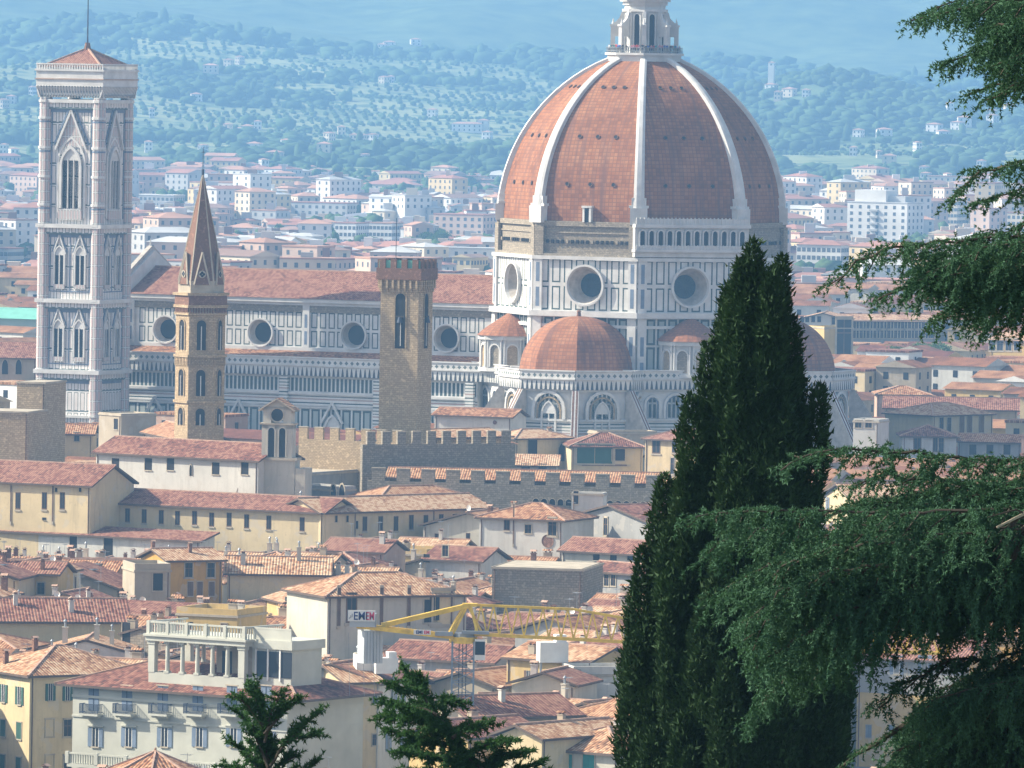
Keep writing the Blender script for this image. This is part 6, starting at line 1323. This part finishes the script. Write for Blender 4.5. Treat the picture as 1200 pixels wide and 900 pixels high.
# ---------------- trees ----------------
def leafcloud(name,C,N,size,asp,mat,per=2,jit=.6,parent=None,dirs=None):
    """C centres, dirs preferred direction; builds per triangles at each centre"""
    C=np.repeat(np.asarray(C),per,0); n=len(C); d=np.repeat(dirs,per,0) if dirs is not None else np.zeros((n,3))
    d=d+rng.normal(0,jit,(n,3)); d/=np.linalg.norm(d,axis=1,keepdims=True)+1e-9; s=rng.normal(0,1,(n,3)); s-=d*(s*d).sum(1,keepdims=True); s/=np.linalg.norm(s,axis=1,keepdims=True)+1e-9
    L=size*rng.uniform(.6,1.4,(n,1)); V=np.empty((n,3,3),'f'); V[:,0]=C-s*L*asp*.5; V[:,1]=C+s*L*asp*.5; V[:,2]=C+d*L
    return link(name,rawmesh(name,V.reshape(-1,3),np.arange(3*n).reshape(-1,3),mat),parent)
def city_tree(px,py,D,r,h,label,nm='broadleaf_tree',cl=10,seed=0):
    p=PD(px,py,D); top=float(p[2]); rr=np.random.default_rng(seed); T=tag(empty(nm,(p[0],D,max(0,zt(float(p[0]),D)))),label,'tree'); z0=float(T.location.z); H=top-z0
    mb=MB(); mb.tube((0,0,0),(0,0,H-h*.6),.45,M['bark'],8,.3); 
    for k in range(5): a=k*1.3; mb.tube((0,0,H-h*.9),(r*.5*math.cos(a),r*.5*math.sin(a),H-h*.45),.18,M['bark'],6,.06)
    mb.build('trunk',T); C=[];Dn=[]
    for k in range(cl):
        c=np.array([rr.uniform(-.7,.7)*r,rr.uniform(-.7,.7)*r,H-h*rr.uniform(.25,.75)]); R=r*rr.uniform(.32,.5); m=rr.normal(0,1,(1500,3)); m/=np.linalg.norm(m,axis=1,keepdims=True); C.append(c+m*[R,R,R*.75]*rr.uniform(.7,1.05,(1500,1))); Dn.append(m)
    leafcloud('crown',np.concatenate(C),0,.5,.8,M['citytree'],1,.8,T,np.concatenate(Dn)); REG.append((T,px,py))
city_tree(515,272,3600,10,9,'broad umbrella shaped pine in the far city behind the watch tower','pine_tree',seed=1)
city_tree(1092,396,2100,9,11,'grey green tree crown below the middle cedar branch',seed=2); city_tree(1068,402,2080,7,9,'smaller round tree left of the grey green crown under the cedar',seed=3)
city_tree(10,325,2600,8,9,'green tree at the left edge above the teal market roof',seed=4); city_tree(33,330,2620,7,8,'green tree against the marble bell tower above the teal roof',seed=5)
#city_tree(180,658,1120,2.3,3,'leafy potted terrace greenery beside the yellow house','terrace_plant',seed=6)
#city_tree(345,682,1080,3,3,'pale green shrub on a roof terrace above the hipped villa','terrace_plant',seed=8)
#city_tree(1024,527,1560,4,4,'light green creeper mass below the bright yellow house','terrace_plant',seed=9)
# cypress
def cypress():
    D0=110.; s=D0/F; base=PD(872,900,D0); bx=float(base[0]); gz=zt(bx,D0); T=tag(empty('cypress',(bx,D0,gz)),'tall dark cypress rising in front of the cathedral choir','tree')
    mb=MB(); ztop=float(PD(880,300,D0)[2])-gz; pr=[(0,.42),(2,.34),(6,.26),(10,.16),(ztop,.03)]
    for (a,r1),(b,r2) in zip(pr,pr[1:]): mb.tube((0,0,a),(0.05*a/10,0,b),r1,M['bark'],10,r2)
    # main limbs
    EN=[(280,879,885),(300,868,892),(330,862,896),(360,852,912),(400,840,930),(450,828,944),(500,816,950),(550,803,957),(600,772,964),(650,756,984),(700,746,1000),(800,738,1008),(900,728,1014),(1150,715,1025)]
    rr=np.random.default_rng(4); C=[];Dr=[]; inner=[]; ys=[e[0] for e in EN]
    env=lambda y:(np.interp(y,ys,[e[1] for e in EN])+9+5*math.sin(y/21.)+4*math.sin(y/9.+1),np.interp(y,ys,[e[2] for e in EN])-9-(9 if y<460 else 0)+5*math.sin(y/25.+2)+4*math.sin(y/11.))
    PL=[(882,280,420,14,0,0),(912,298,460,13,.15,.06),(904,312,480,18,-.2,0),(872,330,500,20,.2,-.1),(790,556,800,26,.1,-.08),(818,462,640,20,-.2,-.1),(842,400,600,20,.1,-.1),(924,372,560,17,.1,.05),(950,450,640,18,0,.1),(990,612,800,22,.1,.1),(861,332,520,18,.3,-.05),(762,640,900,24,0,-.05),(800,590,860,30,.2,-.05),(812,540,800,26,-.3,-.05),(752,720,960,24,.2,-.03)]
    for k in range(380):
        y=300+900*rr.random()**.85; l,r=env(y+8); cx=(l+r)/2; hw_=0; hw=(r-l)/2; ph=rr.uniform(0,2*math.pi); q=.93-.25*rr.random()**2
        PL.append((cx+max(1,hw-9)*q*math.cos(ph),y,y+rr.uniform(120,210),rr.uniform(11,24)*(.6+.4*min(1,hw/80)),hw*s*q*math.sin(ph),.11*math.cos(ph)))
    for (px,y0,y1,rad,dy,lean) in PL:
        D=D0; a=PD(px,y0,D); R=rad*s; L=(y1-y0)*s; cx=float(a[0])-bx; top=float(a[2])-gz; n=int(2*math.pi*R*L*2300)
        t=rr.random(n); pr_=np.minimum(1,(t/.45)**.6)*np.where(t>.8,1-(t-.8)*2,1); kp=rr.random(n)<pr_+.1; t=t[kp]; pr_=pr_[kp]; an=rr.uniform(0,2*math.pi,len(t))
        rad_=R*pr_*(1-.45*rr.random(len(t))**2)*(1+.2*np.sin(t*17+an*3))+rr.exponential(.022,len(t)); tt=t*L
        ly=lean*(dy/(abs(dy)+.3)); C.append(np.stack([cx+lean*(.5-t)*L*1.2+rad_*np.cos(an),dy+rad_*np.sin(an)+.1*dy*(.5-t),top-tt],1)); Dr.append(np.stack([np.cos(an)*.6+lean,np.sin(an)*.6,np.full(len(t),.9)],1))
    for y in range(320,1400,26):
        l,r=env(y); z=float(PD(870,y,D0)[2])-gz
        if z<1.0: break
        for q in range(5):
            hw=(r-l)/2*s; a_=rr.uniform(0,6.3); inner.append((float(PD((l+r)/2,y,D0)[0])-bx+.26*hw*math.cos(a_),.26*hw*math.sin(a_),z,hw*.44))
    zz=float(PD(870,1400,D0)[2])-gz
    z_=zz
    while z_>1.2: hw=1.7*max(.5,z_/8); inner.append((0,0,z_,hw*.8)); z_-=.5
    mb.build('trunk',T)
    C=np.concatenate(C);Dr=np.concatenate(Dr); print('cypress tufts',len(C))
    leafcloud('crown',C,0,.075,.45,M['cypress'],1,.5,T,Dr)
    iv=[];fs=[];n=0  # solid dark blobs added inside the crown so light does not leak through
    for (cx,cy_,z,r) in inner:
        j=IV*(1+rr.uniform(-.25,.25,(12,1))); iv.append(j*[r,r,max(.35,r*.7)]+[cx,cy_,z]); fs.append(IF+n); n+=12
    link('light_block_core',rawmesh('light_block_core',np.concatenate(iv),np.concatenate(fs),M['cypress_core']),T); REG.append((T,870,600))
cypress()
# cedar with drooping sprays
def spray_tree(T,spines,mat,twl,needle,dens,droop,wood,rad=.03,seed=1,tw=.05,sub=True,pad=.35,nr=6,up=0.):
    rr=np.random.default_rng(seed); C=[];Dr=[]; wb=MB(); org=np.array(T.location)
    for sp in spines:
        pts=np.array([p for p in sp['p']]); L=np.concatenate([[0],np.cumsum(np.linalg.norm(np.diff(pts,axis=0),axis=1))]); tot=L[-1]; scale=sp.get('s',1.)
        N=max(4,int(tot/.12)); ss=np.linspace(0,tot,N); P=np.stack([np.interp(ss,L,pts[:,i]) for i in range(3)],1)
        P[1:-1]+=rr.normal(0,.012,(N-2,3))
        R0=sp.get('r',rad)
        for i in range(N-1): wb.tube(P[i]-org,P[i+1]-org,R0*(1-.85*i/N)+.004,M['bark'],6,R0*(1-.85*(i+1)/N)+.004,caps=False)
        s=tot; k=0
        start=sp.get('from',0)*tot
        q=start
        while q<tot:
            p=np.array([np.interp(q,L,pts[:,i]) for i in range(3)]); j=min(N-2,int(q/tot*(N-1))); tg=P[j+1]-P[j]; tg/=np.linalg.norm(tg); sd=np.cross(tg,[0,0,1]); sd/=np.linalg.norm(sd)+1e-9
            side=1 if k%2 else -1; k+=1
            tl=twl*scale*rr.uniform(.45,1.15)*(.35+.65*min(1,(tot-q)/(twl*1.8)))
            d=tg*rr.uniform(.3,.9)+sd*side*rr.uniform(.5,1.0)+np.array([0,0,rr.uniform(-.15,.25)+up]); d/=np.linalg.norm(d); x=p.copy(); st=.028; m=max(3,int(tl/st)); x0=x.copy()
            for i in range(m):
                x=x+d*st; d=d+np.array([0,0,-droop*st*rr.uniform(.6,1.5)])+rr.normal(0,.05,3); d/=np.linalg.norm(d)
                C.append(x.copy()); Dr.append(d.copy())
                if sub and i%2==0 and i>0:
                    d2=d+rr.normal(0,.5,3)+np.array([0,0,-.25+up]); d2/=np.linalg.norm(d2); y=x.copy()
                    for j2 in range(int(rr.uniform(2,7)*scale)+1):
                        y=y+d2*st; d2=d2+np.array([0,0,-droop*st*1.2]); d2/=np.linalg.norm(d2); C.append(y.copy()); Dr.append(d2.copy())
            wb.bar(x0-org,x0+(C[-1]-x0)*.5-org,.006,M['bark'],.003) if k%3==0 else None
            q+=tw*rr.uniform(.6,1.4)/dens
    wb.build(wood,T); C=np.array(C)-org+rr.normal(0,.006,(len(C),3)); Dr=np.array(Dr); print(wood,len(C))
    n=len(C); tr=[]
    C2=np.repeat(C,nr,0);D2=np.repeat(Dr,nr,0)*.55+rr.normal(0,.6,(n*nr,3)); D2/=np.linalg.norm(D2,axis=1,keepdims=True); s=rr.normal(0,1,(n*nr,3)); s-=D2*(s*D2).sum(1,keepdims=True); s/=np.linalg.norm(s,axis=1,keepdims=True)
    Ln=needle*rr.uniform(.6,1.25,(n*nr,1)); V=np.empty((n*nr,3,3),'f'); V[:,0]=C2-s*Ln*.17; V[:,1]=C2+s*Ln*.17; V[:,2]=C2+D2*Ln
    link('crown',rawmesh('crown',V.reshape(-1,3),np.arange(3*n*nr).reshape(-1,3),mat),T)
def SP(pts,D,dd=0,**k):   # sighted spine, depth running from D to D+dd
    n=len(pts); return dict(p=[PD(x,y,D+dd*i/(n-1)) for i,(x,y) in enumerate(pts)],**k)
def cedar():
    D=70.; tx=8.2; T=tag(empty('cedar',(tx,D+1,zt(tx,D+1))),'cedar whose long drooping branches reach in from the right','tree')
    R=lambda y,dy=0:(1700,y-90+dy)
    S_=[]
    S_+= [SP([(1690,-90),(1400,-40),(1250,-8),(1150,4),(1068,24)],D,-.5,r=.05,**{'from':.5}),SP([(1690,-60),(1400,-10),(1250,30),(1175,52),(1110,72)],D+.6,.4,r=.04,**{'from':.55}),SP([(1690,0),(1400,40),(1270,66),(1190,92),(1130,112)],D,.2,r=.04,s=.8,**{'from':.6}),
      SP([(1690,-120),(1400,-60),(1260,-20),(1160,-6),(1095,10)],D+1,-.3,s=1.1,**{'from':.6}),SP([(1690,-100),(1350,-20),(1240,20),(1165,30)],D-.8,0,s=1.2,**{'from':.6}),
      SP([(1690,100),(1400,150),(1290,172),(1215,186),(1150,200),(1112,236)],D,.3,s=.8,r=.05,**{'from':.6}),SP([(1690,140),(1400,180),(1280,205),(1200,222),(1145,238)],D+.5,0,s=.9,**{'from':.6}),
      # the long middle branch
      SP([(1690,210),(1450,245),(1300,262),(1200,275),(1120,282),(1050,288),(1005,306),(982,330)],D,-.8,r=.08,s=.85,**{'from':.5}),SP([(1690,230),(1450,270),(1300,292),(1200,305),(1120,315),(1070,332),(1030,350)],D+.7,-.4,r=.05,s=.9,**{'from':.5}),
      SP([(1690,240),(1400,290),(1290,310),(1200,330),(1140,345),(1095,372)],D-.5,.3,s=1.1,**{'from':.55}),SP([(1690,270),(1400,320),(1290,340),(1210,360),(1155,378)],D+.2,.3,s=1.1,**{'from':.55}),SP([(1690,220),(1400,255),(1290,280),(1210,292),(1150,300),(1080,300)],D+1.2,.3,s=1.1,**{'from':.55}),
      SP([(1500,180),(1300,212),(1230,250),(1190,268),(1150,275)],D-.6,.3,s=1.,**{'from':.5})]
    # wide lower boughs
    for (pts,dy,dd,s_) in (([(1690,450),(1400,500),(1250,535),(1150,540),(1060,530),(990,525),(935,536),(915,552)],0,-.6,.75),([(1690,470),(1400,520),(1250,560),(1150,570),(1090,560),(1030,556),(1000,570)],.8,-.4,1.1),
        ([(1690,520),(1400,550),(1250,585),(1150,598),(1050,602),(950,598),(880,598),(815,606)],-1,-.8,1.),([(1690,540),(1400,580),(1250,610),(1130,622),(1040,630),(950,622),(880,618),(835,640)],0,-.5,1.2),
        ([(1690,560),(1400,600),(1250,640),(1150,650),(1060,655),(960,655),(900,660),(850,690)],-.6,-.3,1.3),([(1690,600),(1400,640),(1250,665),(1150,680),(1080,690),(1010,690),(960,700)],.6,0,1.2),
        ([(1690,580),(1400,600),(1280,612),(1180,625),(1090,640)],1.2,.2,1.3),([(1690,500),(1400,540),(1270,570),(1180,575),(1110,590)],1.5,.2,1.3),([(1690,650),(1400,670),(1280,690),(1200,700),(1150,712)],.2,0,1.),
        ([(1300,600),(1150,640),(1020,665),(930,690),(870,730)],-1.2,-.4,1.3),([(1300,640),(1150,670),(1030,700),(960,730),(900,770)],-1.4,-.4,1.3),([(1250,660),(1100,690),(1000,730),(955,790)],-.4,.2,1.2),([(1100,640),(1000,690),(930,760),(890,830)],-1.0,.2,1.2),
        ([(1690,680),(1400,720),(1270,750),(1180,768),(1110,778),(1050,805),(1030,830)],0,-.4,.9),([(1690,700),(1400,740),(1270,775),(1180,795),(1110,815),(1060,850)],.5,-.2,1.2),([(1690,720),(1400,770),(1270,800),(1180,825),(1110,850),(1050,880)],-.4,0,1.3),
        ([(1690,760),(1400,810),(1270,840),(1180,862),(1100,882),(1040,900)],.2,0,1.3),([(1690,790),(1400,840),(1270,870),(1180,893),(1100,910)],-.6,0,1.3),([(1690,740),(1400,790),(1270,815),(1200,830),(1150,850)],1,0,1.3),
        ([(1690,450),(1400,500),(1290,528),(1215,540),(1170,552)],-.8,0,1.1),([(1500,800),(1300,850),(1180,890),(1080,915),(1020,930)],.4,0,1.2),([(1060,850),(1010,880),(985,900)],-.2,0,.5)):
        S_.append(SP(pts,D+dy,dd,s=s_,r=.05,**{'from':.45 if pts[0][0]>1600 else .1}))
    q=random.Random(31)
    for k in range(22):
        y=q.uniform(565,705); x1=q.uniform(985,1120); S_.append(SP([(1560,y-50),(1350,y-22),(1230,y-5),((1230+x1)/2,y+6),(x1,y+q.uniform(15,45))],D+q.uniform(-1.5,1.8),q.uniform(-.4,.4),s=q.uniform(1,1.35),r=.02,**{'from':.4}))
    for k in range(20):
        y=q.uniform(785,930); x1=np.interp(y,[780,830,900],[1105,1055,1030])+q.uniform(0,50); S_.append(SP([(1560,y-70),(1350,y-40),(1230,y-16),((1230+x1)/2,y-2),(x1,y+q.uniform(12,40))],D+q.uniform(-1.5,1.8),q.uniform(-.4,.4),s=q.uniform(1,1.3),r=.02,**{'from':.4}))
    for k in range(12):
        x=q.uniform(840,1000); y=q.uniform(612,690); S_.append(SP([(x+170,y-10),(x+90,y-4),(x+30,y+18),(x,y+q.uniform(60,130))],D-1.2+q.uniform(-.5,1.5),q.uniform(-.3,.3),s=q.uniform(.9,1.2),r=.015,**{'from':.1}))
    for k in range(10):
        y=q.uniform(280,345); x1=q.uniform(1060,1150); S_.append(SP([(1560,y-40),(1350,y-22),(1230,y-5),((1230+x1)/2,y+4),(x1,y+q.uniform(15,40))],D+q.uniform(-1,1.4),0,s=q.uniform(.9,1.2),r=.02,**{'from':.45}))
    for k in range(17):
        y=q.uniform(-15,100); x1=1120+y*.35+q.uniform(0,40); S_.append(SP([(1560,y-60),(1350,y-30),(1260,y-10),((1230+x1)/2,y+2),(x1,y+q.uniform(10,30))],D+q.uniform(-1,1.4),0,s=q.uniform(.8,1.),r=.02,**{'from':.5}))
    for e in S_: e['r']=min(e.get('r',.02),.035)*.7
    spray_tree(T,S_,M['cedar'],.58,.035,1.0,2.4,'branches',seed=9,tw=.040,nr=7)
    mb=MB(); H=float(PD(600,-150,D)[2])-zt(tx,D+1); pts=[(0,0,0),(.1,0,5),(-.05,.1,9),(0,0,H)]; rs=[.6,.5,.38,.2]
    for i in range(3): mb.tube(pts[i],pts[i+1],rs[i],M['bark'],14,rs[i+1])
    mb.build('trunk',T); mb=MB(); rr=random.Random(2); org=np.array(T.location)
    for k in range(16):
        a=PD(1215+rr.uniform(-10,10),600+rr.uniform(-5,15),D-1.6)-org; b=PD(1165+rr.uniform(-10,30),620+rr.uniform(-22,75),D-1.7)-org; m=(a+b)/2+np.array([0,0,rr.uniform(-.05,.12)]); mb.bar(a,m,.010,M['bark'],.007); mb.bar(m,b,.007,M['bark'],.003)
    mb.bar(PD(1225,590,D-1.6)-org,PD(1168,618,D-1.7)-org,.014,M['trim'],.007); mb.build('dead_twig',T); REG.append((T,1100,600))
cedar()
def small_trees():
    D=112.; p=PD(318,960,D); T=tag(empty('holm_oak',(p[0],D,zt(float(p[0]),D))),'dark green tree with layered leaf pads before the loggia villa','tree')
    sp=[]
    tr=[(318,1500),(318,1100),(316,960),(312,880),(308,830),(300,805)]; b0=np.array(T.location)
    st=[b0]+[PD(x,y,D) for x,y in tr[1:]]
    sp.append(dict(p=st,r=.14,s=.8,**{'from':.80}))
    for q in ([(315,900),(335,870),(355,850),(376,833)],[(315,890),(345,865),(372,862)],[(312,880),(292,850),(275,832)],[(310,860),(330,835),(352,820)],[(308,850),(290,826),(280,818)],[(316,920),(350,905),(372,893)],[(316,930),(285,905),(264,898)],[(312,900),(285,880),(268,868)],[(310,870),(320,830),(328,812)],[(318,950),(350,935),(385,918)],[(318,930),(300,900),(290,885)],[(318,960),(280,935),(262,925)],[(305,840),(298,815),(292,806)],[(316,905),(335,890),(350,885)],[(314,900),(300,870),(296,850)],[(318,940),(330,915),(345,905)]):
        sp.append(SP(q,D+random.uniform(-.5,.5),random.uniform(-.4,.4),r=.02,s=.62,**{'from':.3}))
    spray_tree(T,sp,M['oak'],.42,.065,1.9,-.3,'trunk',seed=12,nr=6,up=.15); REG.append((T,318,850))
    D=104.; p=PD(560,1000,D); T=tag(empty('conifer',(p[0],D,zt(float(p[0]),D))),'dark conifer leaning left with a feathery tip below the crane','tree')
    sp=[dict(p=[np.array(T.location)]+[PD(x,y,D) for x,y in ((590,1150),(570,960),(540,880),(505,830),(482,797),(472,783))],r=.12,s=.8,**{'from':.72})]
    for q in ([(500,825),(495,800),(488,790)],[(520,850),(480,840),(445,838)],[(535,875),(490,865),(456,855)],[(550,895),(500,885),(465,880)],[(560,915),(510,905),(470,905)],[(530,865),(550,850),(575,848)],[(545,885),(575,870),(600,868)],[(560,905),(590,885),(618,880)],[(565,930),(600,905),(632,893)],[(505,830),(525,820),(540,822)],[(495,812),(470,808),(462,800)],[(570,950),(620,925),(640,905)],[(570,950),(520,935),(480,935)],[(540,880),(560,900),(590,915)],[(520,850),(500,860),(480,880)],[(540,890),(530,910),(520,930)],[(512,838),(470,826),(448,822)]):
        sp.append(SP(q,D+random.uniform(-.6,.6),random.uniform(-.5,.5),r=.02,s=.68,**{'from':.05}))
    spray_tree(T,sp,M['cedar'] if False else M['oak'],.42,.065,2.2,.8,'trunk',seed=14,nr=6); REG.append((T,540,850))
small_trees()
# ---------------- labels for the many ----------------
def autolabels():
    global AUTO
    used={}
    for (T,desc,px,py) in AUTO:
        n,lx,ly=min(LM,key=lambda l:math.hypot((l[1]-px)/1.3,l[2]-py) + (0 if abs(l[2]-py)+abs(l[1]-px)>8 else 30)); dx,dy=px-lx,py-ly
        if abs(dy)>abs(dx)*.8: w_='above' if dy<0 else 'below'
        elif abs(dx)>abs(dy)*2: w_='left of' if dx<0 else 'right of'
        else: w_=('upper ' if dy<0 else 'lower ')+('left of' if dx<0 else 'right of')
        used.setdefault(f'{desc} {w_} the {n}',[]).append((px,py,T))
    O=['leftmost','second from left','third from left','fourth from left','fifth from left','sixth from left','seventh from left','eighth from left','ninth from left','tenth from left','eleventh from left','twelfth from left']
    for lab,L in used.items():
        L.sort(key=lambda t:t[0])
        for i,(px,py,T) in enumerate(L): T['label']=lab if len(L)==1 else (lab.replace(' with','',1) if False else lab).replace(' above the',', '+O[min(i,11)]+' above the',1).replace(' below the',', '+O[min(i,11)]+' below the',1) if (' above the' in lab or ' below the' in lab) else lab+', '+O[min(i,11)]
        if len(L)>1:
            for _,_,T in L: T['group']='houses of the old town' if 'villa' not in lab else 'villas on the hills'
    for (T,desc,px,py) in AUTO: T['group']='houses of the old town' if 'hillside' not in desc else 'villas on the hills'
autolabels()
for (T,desc,px,py) in AUTO:
    wds=T['label'].split()
    if len(wds)>16: T['label']=' '.join(w for w in wds if w not in ('the','hazy','tiled','long','small'))[:200]
